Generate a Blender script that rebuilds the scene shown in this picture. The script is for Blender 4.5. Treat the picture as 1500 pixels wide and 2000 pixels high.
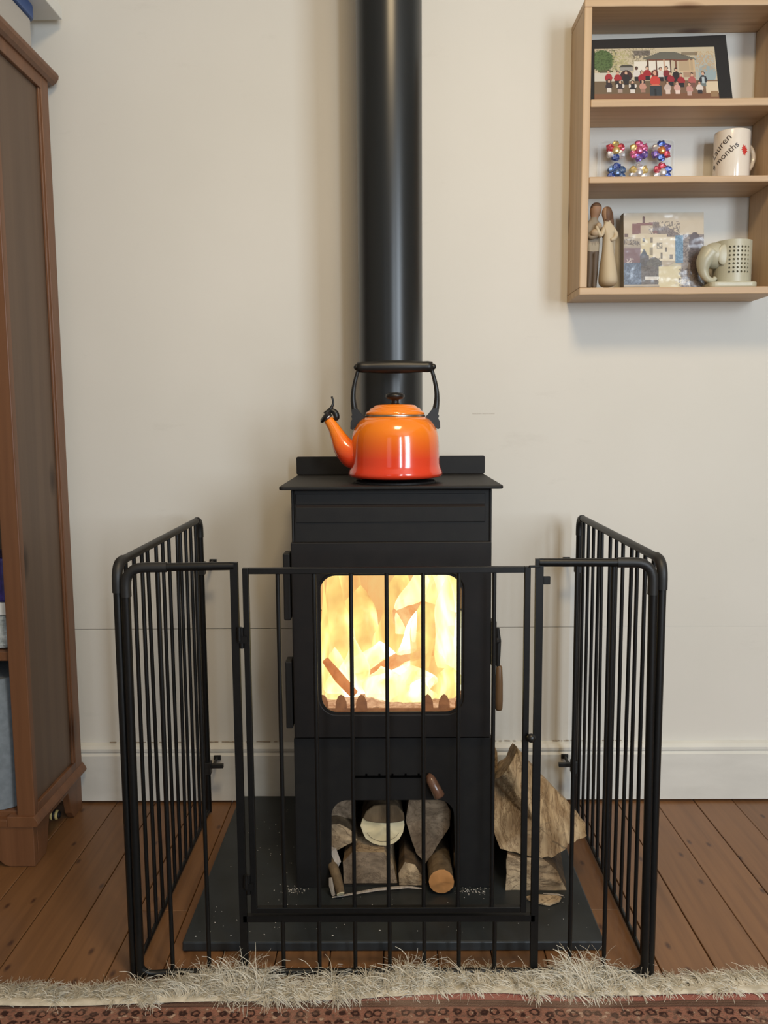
import bpy, bmesh, math, random
import numpy as np
from mathutils import Vector, Matrix, noise
random.seed(7)
rng = np.random.default_rng(5)
scene = bpy.context.scene
for o in list(bpy.data.objects): bpy.data.objects.remove(o)
col = scene.collection
R_ = math.radians

# ------------------------------------------------------------------ camera
cam_data = bpy.data.cameras.new('camera'); cam = bpy.data.objects.new('camera', cam_data); col.objects.link(cam)
th, yaw, ro = R_(6.5), R_(0.45), R_(0.4)
F = Vector((-math.sin(yaw)*math.cos(th), math.cos(yaw)*math.cos(th), -math.sin(th)))
R0 = F.cross(Vector((0, 0, 1))).normalized(); U0 = R0.cross(F)
Rv = math.cos(ro)*R0 - math.sin(ro)*U0; Uv = math.sin(ro)*R0 + math.cos(ro)*U0
cam.matrix_world = Matrix(((Rv.x, Uv.x, -F.x, 0), (Rv.y, Uv.y, -F.y, -2.075), (Rv.z, Uv.z, -F.z, 1.0), (0, 0, 0, 1)))
cam_data.sensor_fit = 'VERTICAL'; cam_data.sensor_height = 24; cam_data.lens = 1620/2000*24
cam_data.clip_start = 0.02
scene.camera = cam
# ------------------------------------------------------------------ light, exposure
scene.view_settings.view_transform = 'Standard'; scene.view_settings.look = 'None'
scene.view_settings.gamma = 1; scene.view_settings.exposure = -0.10; scene.view_settings.use_curve_mapping = False
world = bpy.data.worlds.new('world'); scene.world = world; world.use_nodes = True
world.node_tree.nodes['Background'].inputs[0].default_value = (0.75, 0.85, 1, 1)
world.node_tree.nodes['Background'].inputs[1].default_value = 0.3
def area(name, loc, aim, w, h, power, color):
    d = bpy.data.lights.new(name, 'AREA'); d.shape = 'RECTANGLE'; d.size = w; d.size_y = h; d.energy = power; d.color = color
    o = bpy.data.objects.new(name, d); col.objects.link(o); o.location = loc
    o.rotation_euler = (Vector(aim)-Vector(loc)).to_track_quat('-Z', 'Y').to_euler()
    return o
# daylight through the bay windows behind the photographer, and one warm ceiling lamp
area('daylight_bay_middle', (0.95, -4.34, 1.55), (0.95, 0, 1.55), 0.20, 1.5, 32, (0.78, 0.89, 1.0))
area('daylight_bay_side', (1.95, -3.55, 1.55), (0.0, -0.6, 1.3), 0.75, 1.5, 62, (0.78, 0.89, 1.0))
area('daylight_left', (-1.15, -4.34, 1.5), (-1.15, 0, 1.5), 0.8, 1.5, 3, (0.78, 0.89, 1.0))
area('ceiling_lamp', (0.2, -1.6, 2.52), (0.2, -1.4, 0), 0.45, 0.45, 25, (1.0, 0.76, 0.45))

# ------------------------------------------------------------------ materials
def srgb(r, g, b):
    f = lambda c: (c/255/12.92) if c/255 <= .04045 else ((c/255+.055)/1.055)**2.4
    return (f(r), f(g), f(b), 1)
class M:
    def __init__(s, name, color=(.5, .5, .5, 1), rough=.5, metal=0, spec=.5, coat=0):
        s.m = bpy.data.materials.new(name); s.m.use_nodes = True; s.nt = s.m.node_tree; s.n = s.nt.nodes
        s.b = s.n['Principled BSDF']; s.b.inputs['Base Color'].default_value = color
        s.b.inputs['Roughness'].default_value = rough; s.b.inputs['Metallic'].default_value = metal
        s.b.inputs['Specular IOR Level'].default_value = spec; s.b.inputs['Coat Weight'].default_value = coat
        s.b.inputs['Coat Roughness'].default_value = .08
    def new(s, t, **k):
        n = s.n.new(t)
        for a, v in k.items():
            if hasattr(n, a) and a not in n.inputs: setattr(n, a, v)
            else: n.inputs[a].default_value = v
        return n
    def link(s, a, b): s.nt.links.new(a, b)
    def coord(s, scale=(1, 1, 1), rnd=0, kind='Object'):
        t = s.new('ShaderNodeTexCoord'); mp = s.new('ShaderNodeMapping'); mp.inputs['Scale'].default_value = scale
        s.link(t.outputs[kind], mp.inputs['Vector'])
        if rnd:
            oi = s.new('ShaderNodeObjectInfo'); mm = s.new('ShaderNodeMath', operation='MULTIPLY'); mm.inputs[1].default_value = rnd
            s.link(oi.outputs['Random'], mm.inputs[0]); cx = s.new('ShaderNodeCombineXYZ')
            s.link(mm.outputs[0], cx.inputs[0]); s.link(mm.outputs[0], cx.inputs[1]); s.link(cx.outputs[0], mp.inputs['Location'])
        return mp.outputs[0]
    def noise(s, vec, scale, detail=4, rough=.5, dist=0):
        n = s.new('ShaderNodeTexNoise'); n.inputs['Scale'].default_value = scale; n.inputs['Detail'].default_value = detail
        n.inputs['Roughness'].default_value = rough; n.inputs['Distortion'].default_value = dist
        s.link(vec, n.inputs['Vector']); return n.outputs['Fac']
    def ramp(s, fac, stops):
        r = s.new('ShaderNodeValToRGB'); e = r.color_ramp.elements
        while len(e) < len(stops): e.new(.5)
        for i, (p, c) in enumerate(stops):
            e[i].position = p; e[i].color = c if len(c) == 4 else (*c, 1)
        s.link(fac, r.inputs[0]); return r.outputs[0]
    def mix(s, fac, a, b, mode='MIX'):
        n = s.new('ShaderNodeMix', data_type='RGBA', blend_type=mode)
        if isinstance(fac, float): n.inputs[0].default_value = fac
        else: s.link(fac, n.inputs[0])
        for v, i in ((a, 6), (b, 7)):
            if isinstance(v, tuple): n.inputs[i].default_value = v
            else: s.link(v, n.inputs[i])
        return n.outputs[2]
    def color(s, o): s.link(o, s.b.inputs['Base Color'])
    def bump(s, fac, strength=.2, dist=.002):
        b = s.new('ShaderNodeBump'); b.inputs['Strength'].default_value = strength; b.inputs['Distance'].default_value = dist
        s.link(fac, b.inputs['Height']); s.link(b.outputs[0], s.b.inputs['Normal'])
def noisy(name, c1, c2, scale=(1, 1, 1), ns=8, rough=.5, metal=0, spec=.5, coat=0, bump=0, bd=.002, rnd=0, detail=4, lo=.35, hi=.65):
    m = M(name, c1, rough, metal, spec, coat); v = m.coord(scale, rnd); n = m.noise(v, ns, detail)
    m.color(m.ramp(n, [(lo, c1), (hi, c2)]))
    if bump: m.bump(n, bump, bd)
    return m
def wood(name, c1, c2, dark, axis, ns=1.0, rough=.5, knots=True, rnd=20, coat=0, kn=3.0, bump=.15, tone=0, flat=None):
    m = M(name, c1, rough, coat=coat)
    sc = [22*ns]*3; sc[axis] = 1.2*ns; v = m.coord(tuple(sc), rnd)
    g = m.noise(v, 1.0, 5, .6, .6); c = m.ramp(g, [(.3, c1), (.5, c2), (.72, c1)])
    sc2 = [90*ns]*3; sc2[axis] = 2.5*ns; f = m.noise(m.coord(tuple(sc2), rnd), 1.0, 3)
    c = m.mix(.18, c, m.ramp(f, [(.35, dark), (.6, c2)]))
    if knots:
        ks = [kn*2.2]*3; ks[axis] = kn
        thr = .5 if flat == 2 else 1.5
        vo = m.new('ShaderNodeTexVoronoi'); vo.inputs['Scale'].default_value = 1
        if flat == 2: vo.voronoi_dimensions = '2D'
        m.link(m.coord(tuple(ks), rnd), vo.inputs['Vector'])
        k = m.ramp(vo.outputs['Distance'], [(.04*thr, (1, 1, 1)), (.13*thr, (0, 0, 0))]); c = m.mix(k, c, dark)
    if tone:
        oi = m.new('ShaderNodeObjectInfo'); hsv = m.new('ShaderNodeHueSaturation')
        mr = m.new('ShaderNodeMapRange'); mr.inputs['To Min'].default_value = 1-tone; mr.inputs['To Max'].default_value = 1+tone
        m.link(oi.outputs['Random'], mr.inputs[0]); m.link(mr.outputs[0], hsv.inputs['Value']); m.link(c, hsv.inputs['Color']); c = hsv.outputs[0]
    m.color(c)
    if bump: m.bump(g, bump, .001)
    return m
MT = {}
def wallmat():
    m = M('wall_paint', srgb(222, 218, 208), .55, spec=.3); v = m.coord((1, 1, 1))
    a = m.noise(v, 1.6, 3); c = m.ramp(a, [(.3, srgb(219, 215, 205)), (.7, srgb(226, 222, 213))])
    s_ = m.noise(m.coord((3, 3, 9)), 1.5, 6, .7); c = m.mix(m.ramp(s_, [(.62, (0, 0, 0)), (.8, (.35, .35, .35))]), c, srgb(196, 191, 180))
    m.color(c); n = m.noise(v, 60, 4); m.bump(n, .06, .002); return m
MT['wall'] = wallmat()
MT['skirting'] = noisy('skirting_paint', srgb(215, 213, 205), srgb(226, 224, 216), (2, 2, 6), 3, .45, bump=.04)
MT['ceil'] = M('ceiling_paint', srgb(235, 228, 215), .8)
MT['floor'] = wood('stained_floor_pine', srgb(112, 77, 47), srgb(130, 91, 57), srgb(74, 45, 27), 1, .8, .42, kn=4.6, tone=.12, coat=.1, bump=.08, flat=2)
MT['gap'] = M('dark_gap', srgb(30, 20, 14), .9)
MT['cab'] = wood('cabinet_stained_pine', srgb(104, 68, 44), srgb(118, 79, 52), srgb(62, 36, 20), 2, .7, .42, kn=3.2, rnd=9)
MT['cabpanel'] = wood('cabinet_panel_pine', srgb(94, 76, 62), srgb(102, 82, 66), srgb(50, 32, 20), 2, .4, .5, kn=3.8, rnd=9, flat=0)
MT['pine'] = wood('shelf_pine', srgb(194, 162, 126), srgb(206, 176, 140), srgb(126, 84, 50), 0, .8, .5, kn=4.2, rnd=14)
MT['pinev'] = wood('shelf_pine_upright', srgb(194, 162, 126), srgb(206, 176, 140), srgb(126, 84, 50), 2, .8, .5, kn=4.2, rnd=14)
MT['stove'] = noisy('matt_black_stove_paint', srgb(27, 26, 26), srgb(31, 30, 29), ns=30, rough=.55, spec=.28, bump=.05)
MT['door'] = noisy('stove_door_paint', srgb(26, 24, 24), srgb(31, 28, 27), ns=25, rough=.5, spec=.28, bump=.05)
MT['flue'] = M('satin_flue_enamel', srgb(30, 33, 35), .30, spec=.5)
MT['iron'] = noisy('black_powder_coat', srgb(13, 13, 13), srgb(17, 17, 17), ns=90, rough=.42, spec=.4, bump=.04)
MT['sleeve'] = M('black_plastic', srgb(30, 30, 30), .5)
MT['slate'] = noisy('dark_slate', srgb(36, 40, 42), srgb(45, 49, 51), (1, 1, 1), 14, .42, bump=.12, bd=.002)
MT['blackpl'] = M('kettle_black_resin', srgb(24, 23, 22), .4)
MT['chrome'] = M('kettle_steel_rim', srgb(190, 185, 178), .28, 1)
MT['grip'] = wood('stove_handle_wood', srgb(92, 70, 48), srgb(110, 84, 58), srgb(70, 44, 24), 2, 1.5, .4, knots=False)
MT['knobwood'] = wood('lever_knob_wood', srgb(96, 66, 50), srgb(116, 84, 66), srgb(52, 32, 22), 2, 2, .25, knots=False, coat=.5)
MT['brick'] = noisy('fire_brick', srgb(190, 150, 110), srgb(214, 178, 136), ns=20, rough=.9, bump=.3)
MT['ash'] = noisy('ash', srgb(120, 95, 78), srgb(190, 160, 135), ns=60, rough=1, bump=.6, bd=.004)
MT['bark'] = noisy('log_bark', srgb(84, 68, 48), srgb(120, 100, 74), (14, 14, 5), 3, .9, bump=.8, bd=.006, rnd=5)
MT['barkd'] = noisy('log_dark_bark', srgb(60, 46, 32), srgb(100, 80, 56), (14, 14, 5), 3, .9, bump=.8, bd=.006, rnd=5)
def rich(name, c1, c2, dark, sc, sc2, rough=.85, bd=.006, rnd=9, amt=.75):
    m = M(name, c1, rough); v = m.coord(sc, rnd); n = m.noise(v, 1.0, 7, .65, .8); c = m.ramp(n, [(.35, c1), (.62, c2)])
    n2 = m.noise(m.coord(sc2, rnd*2), 1.0, 6, .7, 1.5)
    k = m.ramp(n2, [(.47, (0, 0, 0)), (.5, (amt, amt, amt)), (.53, (0, 0, 0))]); c = m.mix(k, c, dark)
    n3 = m.noise(m.coord((9, 9, 9), rnd), 1.0, 3); k3 = m.ramp(n3, [(.5, (0, 0, 0)), (.7, (.55, .55, .55))]); c = m.mix(k3, c, dark)
    m.color(c); m.bump(n, .7, bd); return m
MT['split'] = rich('split_wood', srgb(152, 128, 98), srgb(204, 178, 142), srgb(84, 62, 42), (24, 24, 24), (9, 9, 22))
MT['splitfib'] = rich('fibrous_split_wood', srgb(150, 122, 88), srgb(206, 180, 142), srgb(96, 70, 44), (46, 12, 12), (34, 10, 7))
MT['endpale'] = noisy('fresh_cut_end', srgb(226, 208, 164), srgb(236, 222, 184), ns=22, rough=.8, bump=.2)
MT['endgrey'] = rich('weathered_cut_end', srgb(122, 104, 84), srgb(170, 148, 122), srgb(78, 60, 46), (20, 20, 20), (12, 12, 16), amt=.5)
MT['endorange'] = noisy('orange_cut_end', srgb(196, 138, 82), srgb(212, 154, 96), ns=20, rough=.8, bump=.2)
MT['chip'] = noisy('grey_wood_sliver', srgb(150, 140, 130), srgb(186, 176, 165), (40, 3, 3), 3, .9)
MT['crumb'] = M('pale_crumbs', srgb(190, 185, 175), .8)

def kettle_enamel():
    m = M('orange_graduated_enamel', (1, .3, .02, 1), .16, spec=.6, coat=.6); t = m.new('ShaderNodeTexCoord'); s = m.new('ShaderNodeSeparateXYZ')
    m.link(t.outputs['Object'], s.inputs[0]); mr = m.new('ShaderNodeMapRange'); mr.inputs['From Min'].default_value = 0; mr.inputs['From Max'].default_value = .16
    m.link(s.outputs[2], mr.inputs[0])
    m.color(m.ramp(mr.outputs[0], [(.05, srgb(222, 62, 34)), (.3, srgb(226, 66, 32)), (.5, srgb(238, 106, 26)), (.68, srgb(246, 132, 26)), (1, srgb(248, 136, 30))]))
    return m
MT['enamel'] = kettle_enamel()
def glassmat(name, fac, rough=.03, tint=(1, 1, 1, 1), bump=0):
    m = M(name); m.n.remove(m.b); tr = m.new('ShaderNodeBsdfTransparent'); tr.inputs[0].default_value = tint
    gl = m.new('ShaderNodeBsdfGlossy'); gl.inputs['Roughness'].default_value = rough; mx = m.new('ShaderNodeMixShader'); mx.inputs[0].default_value = fac
    m.link(tr.outputs[0], mx.inputs[1]); m.link(gl.outputs[0], mx.inputs[2]); m.link(mx.outputs[0], m.n['Material Output'].inputs[0])
    if bump:
        n = m.noise(m.coord((1, 1, 1)), bump, 2); b = m.new('ShaderNodeBump'); b.inputs['Strength'].default_value = 1; b.inputs['Distance'].default_value = .006
        m.link(n, b.inputs['Height']); m.link(b.outputs[0], gl.inputs['Normal'])
    return m
MT['glass'] = glassmat('stove_glass', .03)
MT['wrap'] = glassmat('clear_wrap', .045, .2, bump=22)
MT['tray'] = glassmat('clear_tray_plastic', .05, .3, (.97, .97, .97, 1))
def flame(name, ramp, s0, s1, alpha0, alpha1, scale=(16, 16, 7), ns=1.0):
    m = M(name); m.n.remove(m.b); v = m.coord(scale, 7); n = m.noise(v, ns, 3, .5, 1.4)
    em = m.new('ShaderNodeEmission'); m.link(m.ramp(n, ramp), em.inputs[0])
    mr = m.new('ShaderNodeMapRange'); mr.inputs['From Min'].default_value = .3; mr.inputs['From Max'].default_value = .7
    mr.inputs['To Min'].default_value = s0; mr.inputs['To Max'].default_value = s1; m.link(n, mr.inputs[0]); m.link(mr.outputs[0], em.inputs[1])
    tr = m.new('ShaderNodeBsdfTransparent'); mx = m.new('ShaderNodeMixShader')
    n2 = m.noise(m.coord((22, 22, 9), 11), 1.0, 2, .5, .8); a = m.new('ShaderNodeMapRange'); a.inputs['From Min'].default_value = .35; a.inputs['From Max'].default_value = .6
    a.inputs['To Min'].default_value = alpha0; a.inputs['To Max'].default_value = alpha1; m.link(n2, a.inputs[0])
    m.link(a.outputs[0], mx.inputs[0]); m.link(tr.outputs[0], mx.inputs[1]); m.link(em.outputs[0], mx.inputs[2]); m.link(mx.outputs[0], m.n['Material Output'].inputs[0])
    return m
MT['flame'] = flame('yellow_flame', [(.3, (1, .50, .16)), (.42, (1, .66, .20)), (.56, (1, .86, .27)), (.72, (1, .95, .5))], .95, 1.6, .2, .85, (11, 11, 4.5))
MT['flamew'] = flame('white_hot_flame', [(.32, (1, .80, .24)), (.48, (1, .92, .42)), (.62, (1, .97, .75))], 1.2, 3.0, .3, .95, (11, 11, 5))
def hot(name, c1, c2, s, ns=9):
    m = M(name, (.1, .05, .03, 1), .9); v = m.coord((1, 1, 1), 5); n = m.noise(v, ns, 5, .6, .5)
    m.link(m.ramp(n, [(.32, c1), (.68, c2)]), m.b.inputs['Emission Color']); m.b.inputs['Emission Strength'].default_value = s
    m.bump(n, .5, .004); return m
MT['ember'] = hot('glowing_log', (.80, .27, .07), (1, .66, .28), 1.05, 18)
MT['emberd'] = hot('charring_stick', (.55, .16, .04), (.85, .30, .09), .9, 30)
MT['litbrick'] = hot('firelit_brick', (1, .46, .15), (1, .68, .26), .9, 9)  # firelight on the bricks and baffle, put in as their own emission
MT['hotash'] = hot('glowing_ash', (.40, .17, .08), (1, .62, .36), .85, 70)
MT['guard'] = hot('emissive_log_guard', (.20, .07, .025), (.5, .2, .07), .55, 30)  # log guard given a dim orange emission of its own
def vcol(name, rough=.5, coat=0):
    m = M(name, rough=rough, coat=coat); a = m.new('ShaderNodeAttribute', attribute_name='Col'); m.color(a.outputs['Color']); return m
MT['print'] = vcol('printed_photo', .35); MT['canvas'] = vcol('printed_canvas', .5)

# ------------------------------------------------------------------ mesh tools
class MB:
    def __init__(s): s.v = []; s.f = []; s.m = []
    def add(s, vs, fs, mi=0):
        o = len(s.v); s.v += [tuple(p) for p in vs]; s.f += [tuple(i+o for i in f) for f in fs]; s.m += [mi]*len(fs); return s
    def box(s, x0, x1, y0, y1, z0, z1, mi=0):
        return s.add([(x, y, z) for z in (z0, z1) for y in (y0, y1) for x in (x0, x1)],
                     [(0, 2, 3, 1), (4, 5, 7, 6), (0, 1, 5, 4), (2, 6, 7, 3), (0, 4, 6, 2), (1, 3, 7, 5)], mi)
    def prism(s, poly, y0, y1, mi=0, axis='y'):
        n = len(poly)
        if axis == 'y': P = lambda a, b, t: (a, t, b)
        elif axis == 'x': P = lambda a, b, t: (t, a, b)
        else: P = lambda a, b, t: (a, b, t)
        vs = [P(a, b, y0) for a, b in poly]+[P(a, b, y1) for a, b in poly]
        return s.add(vs, [tuple(range(n)), tuple(range(2*n-1, n-1, -1))]+[(i, i+n, (i+1) % n+n, (i+1) % n) for i in range(n)], mi)
    def ring(s, outer, inner, y0, y1, mi=0):
        n = len(outer); vs = []
        for loop in (outer, inner):
            for y in (y0, y1): vs += [(a, y, b) for a, b in loop]
        fs = []
        for i in range(n):
            j = (i+1) % n
            fs += [(i, j, 2*n+j, 2*n+i), (n+j, n+i, 3*n+i, 3*n+j), (j, i, n+i, n+j), (2*n+i, 2*n+j, 3*n+j, 3*n+i)]
        return s.add(vs, fs, mi)
    def lathe(s, prof, c=(0, 0, 0), seg=32, mi=0, cap=True):
        vs = []; n = len(prof)
        for r, z in prof:
            for k in range(seg):
                a = 2*math.pi*k/seg; vs.append((c[0]+r*math.cos(a), c[1]+r*math.sin(a), c[2]+z))
        fs = [(i*seg+k, i*seg+(k+1) % seg, (i+1)*seg+(k+1) % seg, (i+1)*seg+k) for i in range(n-1) for k in range(seg)]
        if cap: fs += [tuple(range(seg-1, -1, -1)), tuple((n-1)*seg+k for k in range(seg))]
        return s.add(vs, fs, mi)
    def tube(s, path, rad, seg=8, mi=0, sx=1.0, up=(0, 0, 1), twist=0):
        path = [Vector(p) for p in path]; n = len(path)
        if not isinstance(rad, (list, tuple)): rad = [rad]*n
        vs = []; upv = Vector(up); prev = None
        for i, p in enumerate(path):
            t = (path[min(i+1, n-1)]-path[max(i-1, 0)]).normalized()
            if prev is None:
                a = upv if abs(t.dot(upv)) < .95 else Vector((0, 1, 0)) if abs(t.y) < .9 else Vector((1, 0, 0))
                u = (a-t*a.dot(t)).normalized()
            else: u = (prev-t*prev.dot(t)).normalized()
            prev = u; w = t.cross(u)
            k = 1.0
            if 0 < i < n-1:
                c = (path[i]-path[i-1]).normalized().dot((path[i+1]-path[i]).normalized()); k = 1/max(.6, math.sqrt((1+c)/2))
            for q in range(seg):
                a = 2*math.pi*(q+.5)/seg+twist; vs.append(p+rad[i]*(u*math.cos(a)*sx+w*math.sin(a)))
        fs = [(i*seg+q, i*seg+(q+1) % seg, (i+1)*seg+(q+1) % seg, (i+1)*seg+q) for i in range(n-1) for q in range(seg)]
        fs += [tuple(range(seg-1, -1, -1)), tuple((n-1)*seg+q for q in range(seg))]
        return s.add(vs, fs, mi)
    def ball(s, c, r, seg=14, rings=8, mi=0, rot=None):
        if not isinstance(r, (tuple, list)): r = (r, r, r)
        vs = [Vector((0, 0, -r[2]))]
        for i in range(1, rings):
            b = math.pi*i/rings-math.pi/2
            for k in range(seg):
                a = 2*math.pi*k/seg; vs.append(Vector((r[0]*math.cos(b)*math.cos(a), r[1]*math.cos(b)*math.sin(a), r[2]*math.sin(b))))
        vs.append(Vector((0, 0, r[2]))); T = len(vs)-1
        if rot: vs = [rot @ v for v in vs]
        vs = [v+Vector(c) for v in vs]
        fs = [(0, 1+(k+1) % seg, 1+k) for k in range(seg)]
        fs += [(1+i*seg+k, 1+i*seg+(k+1) % seg, 1+(i+1)*seg+(k+1) % seg, 1+(i+1)*seg+k) for i in range(rings-2) for k in range(seg)]
        fs += [(T, 1+(rings-2)*seg+k, 1+(rings-2)*seg+(k+1) % seg) for k in range(seg)]
        return s.add(vs, fs, mi)
    def build(s, name, mats, parent=None, smooth=False, bevel=0, origin=None, bseg=2, fixn=True):
        me = bpy.data.meshes.new(name)
        o0 = Vector(origin) if origin else Vector((0, 0, 0))
        me.from_pydata([tuple(Vector(p)-o0) for p in s.v], [], s.f)
        if not isinstance(mats, (list, tuple)): mats = [mats]
        for m in mats: me.materials.append(m.m)
        if len(mats) > 1: me.polygons.foreach_set('material_index', s.m)
        if fixn:
            bm = bmesh.new(); bm.from_mesh(me); bmesh.ops.recalc_face_normals(bm, faces=bm.faces); bm.to_mesh(me); bm.free()
        if smooth: me.polygons.foreach_set('use_smooth', [True]*len(me.polygons))
        me.update(); o = bpy.data.objects.new(name, me); col.objects.link(o)
        if origin: o.location = o0
        if parent:
            o.parent = parent
            if origin: o.location = o0-parent_world(parent)
            else: o.location = -parent_world(parent)
        if bevel:
            b = o.modifiers.new('bevel', 'BEVEL'); b.width = bevel; b.segments = bseg; b.limit_method = 'ANGLE'; b.angle_limit = R_(35)
        if smooth == 'auto':
            pass
        return o
def parent_world(p):
    v = Vector(p.location)
    while p.parent: p = p.parent; v += Vector(p.location)
    return v
def sharp(o, ang=35):
    me = o.data; bm = bmesh.new(); bm.from_mesh(me)
    for e in bm.edges:
        if len(e.link_faces) == 2 and e.calc_face_angle(0) > R_(ang): e.smooth = False
    for f in bm.faces: f.smooth = True
    bm.to_mesh(me); bm.free(); return o
def empty(name, loc):
    o = bpy.data.objects.new(name, None); col.objects.link(o); o.location = loc; o.empty_display_size = .05; return o
def tag(o, label, cat, group=None, kind=None):
    if label: o['label'] = label
    if cat: o['category'] = cat
    if group: o['group'] = group
    if kind: o['kind'] = kind
    return o
def struct(o): o['kind'] = 'structure'; return o
def lab(o, l): o['label'] = l; return o
def rrect(x0, x1, z0, z1, r, n=8):
    pts = []
    for cx, cz, a0 in ((x1-r, z1-r, 0), (x0+r, z1-r, 90), (x0+r, z0+r, 180), (x1-r, z0+r, 270)):
        for k in range(n+1):
            a = R_(a0+90*k/n); pts.append((cx+r*math.cos(a), cz+r*math.sin(a)))
    return pts
def rect_match(x0, x1, z0, z1, inner):
    cx, cz = (x0+x1)/2, (z0+z1)/2; out = []; n = len(inner)//4
    corners = ((x1, z1), (x0, z1), (x0, z0), (x1, z0))
    for q in range(4):
        c = corners[q]
        for k in range(n):
            t = k/(n-1); a, b = inner[q*n+k]
            if q in (0, 2): p = (c[0], b) if t < .4 else ((a, c[1]) if t > .6 else c)
            else: p = (a, c[1]) if t < .4 else ((c[0], b) if t > .6 else c)
            out.append(p)
    return out

# ------------------------------------------------------------------ room shell
WY = .015
wall = struct(MB().box(-1.75, 2.3, WY, WY+.1, .462, 2.6).build('wall_back', MT['wall']))
# lower boarding under the thin horizontal joint
lab(MB().box(-1.75, 2.3, WY+.0005, WY+.09, .0, .4603).build('wall_panel', MT['wall'], wall, bevel=.0012), 'lower painted wall board under a thin joint')
MB().box(-1.75, .47, WY+.004, WY+.09, .4603, .462).build('joint_strip', MT['gap'], wall)
MB().box(.47, 2.3, WY+.0003, WY+.09, .4603, .462).build('joint_filler', MT['wall'], wall)
cr = MB()
def crack(x0, x1, z, a, sd):
    random.seed(sd); n = 26
    pts = [(x0+(x1-x0)*i/n, z+random.uniform(-a, a)) for i in range(n+1)]
    for (xa, za), (xb, zb) in zip(pts, pts[1:]):
        w = random.uniform(.0002, .0004)
        cr.add([(xa, WY-.0002, za-w), (xb, WY-.0002, zb-w), (xb, WY-.0002, zb+w), (xa, WY-.0002, za+w)], [(0, 1, 2, 3)])
crack(.205, .262, 1.0075, .0003, 3)
MT['crack'] = M('hairline_crack', srgb(160, 146, 128), .9)
cr.build('hairline_crack', MT['crack'], wall, fixn=False)
MT['farwall'] = M('low_bounce_wall_paint', srgb(160, 148, 130), .8)  # unseen walls, toned darker to cut bounce light and deepen contrast
struct(MB().box(-1.85, -1.75, -4.5, WY+.1, 0, 2.6).build('wall_left', MT['farwall']))
struct(MB().box(2.3, 2.4, -4.5, WY+.1, 0, 2.6).build('wall_right', MT['farwall']))
struct(MB().box(-1.85, 2.4, -4.5, -4.4, 0, 2.6).build('wall_front', MT['farwall']))
struct(MB().box(-1.85, 2.4, -4.5, WY+.1, 2.6, 2.7).build('ceiling', MT['ceil']))
# skirting with a moulded top
sk = MB().prism([(WY, .0065), (-.006, .0065), (-.006, .128), (-.0005, .134), (-.004, .139), (-.004, .146), (.004, .153), (WY, .157)], -1.745, 2.295, axis='x')
struct(sk.build('baseboard_back', MT['skirting']))
ck = MB()
random.seed(21)
for x0, x1 in ((-.74, -.55), (-.5, -.3), (.2, .36), (.42, .5), (.55, .6)):
    n = 22
    for i in range(n):
        xa, xb = x0+(x1-x0)*i/n, x0+(x1-x0)*(i+1)/n
        if random.random() < .75: ck.box(xa, xb, WY-.003, WY-.0005, .1575+random.uniform(-.0005, .0005), .1585+random.uniform(0, .0012))
struct(ck.build('trim_1', MT['crack']))
fl = struct(MB().box(-1.75, 2.3, -4.4, WY, -.05, -.014).build('floor', MT['gap']))
pitch = .1007; pk = {}
def plank(x0, y0, y1):
    key = round(y1-y0, 3)
    if key not in pk:
        L = (y1-y0)/2
        mb = MB().box(-pitch/2+.0009, pitch/2-.0009, -L+.0006, L-.0006, -.0135, 0)
        o = mb.build('plank', MT['floor'], fl, bevel=.0011, bseg=1); pk[key] = o; c = o
    else:
        c = pk[key].copy(); col.objects.link(c); c.parent = fl
    c.location = (x0+pitch/2, (y0+y1)/2, random.uniform(-.0006, .0003))
random.seed(9)
k = -13
while True:
    x0 = -.4203+k*pitch
    if x0+pitch > 2.3: break
    if x0 >= -1.75:
        if k in (-1, 8): cuts = [-4.4, -.483, WY]
        elif k % 3 == 0: cuts = [-4.4, -1.9, WY]
        else: cuts = [-4.4, WY]
        for a, b in zip(cuts, cuts[1:]): plank(x0, a, b)
    k += 1
# ------------------------------------------------------------------ hearth slab
slab = MB().box(-.398, .398, -.616, -.008, 0.0005, .02).build('hearth_slab', MT['slate'], bevel=.003)
tag(slab, 'dark slate hearth slab on the floorboards under the black stove', 'hearth')
# ------------------------------------------------------------------ stove
SX = .002
stove = tag(empty('wood_burning_stove', (SX, -.27, .02)), 'matt black wood burning stove with a lit fire behind its glass door', 'stove')
FY = -.435
def st(mb, name, mat='stove', bevel=.0015, smooth=False, parent=None): return mb.build(name, MT[mat], parent or stove, smooth=smooth, bevel=bevel)
hw = .2035
base = MB()   # log store: front with arched opening
ax0, ax1, az = -.1285, .126, .212
outer = [(-hw, .0205), (-hw, .345), (hw, .345), (hw, .0205), (ax1+.004, .0205)]
arc = []
for i in range(9):
    a = R_(0+90*i/8); arc.append((ax1-.034+.034*math.cos(a), az-.034+.034*math.sin(a)))
arc2 = []
for i in range(9):
    a = R_(90+90*i/8); arc2.append((ax0+.034+.034*math.cos(a), az-.034+.034*math.sin(a)))
poly = outer+arc+arc2+[(ax0-.002, .0205)]
poly = [(x+SX, z) for x, z in poly]
base.prism(poly, FY, FY+.006)
base.box(SX-hw, SX-hw+.005, FY+.006, -.125, .0205, .345); base.box(SX+hw-.005, SX+hw, FY+.006, -.125, .0205, .345)
base.box(SX-hw, SX+hw, -.125, -.12, .0205, .345)
base.box(SX-hw+.005, SX+hw-.005, FY+.006, -.125, .0206, .0222)
st(base, 'log_store')
st(MB().box(SX-hw+.005, SX+hw-.005, FY+.006, -.125, .335, .345), 'firebox_floor')
b = MB()
b.box(SX-hw+.004, SX-hw+.009, FY, -.12, .345, .858); b.box(SX+hw-.009, SX+hw-.004, FY, -.12, .345, .858)
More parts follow.
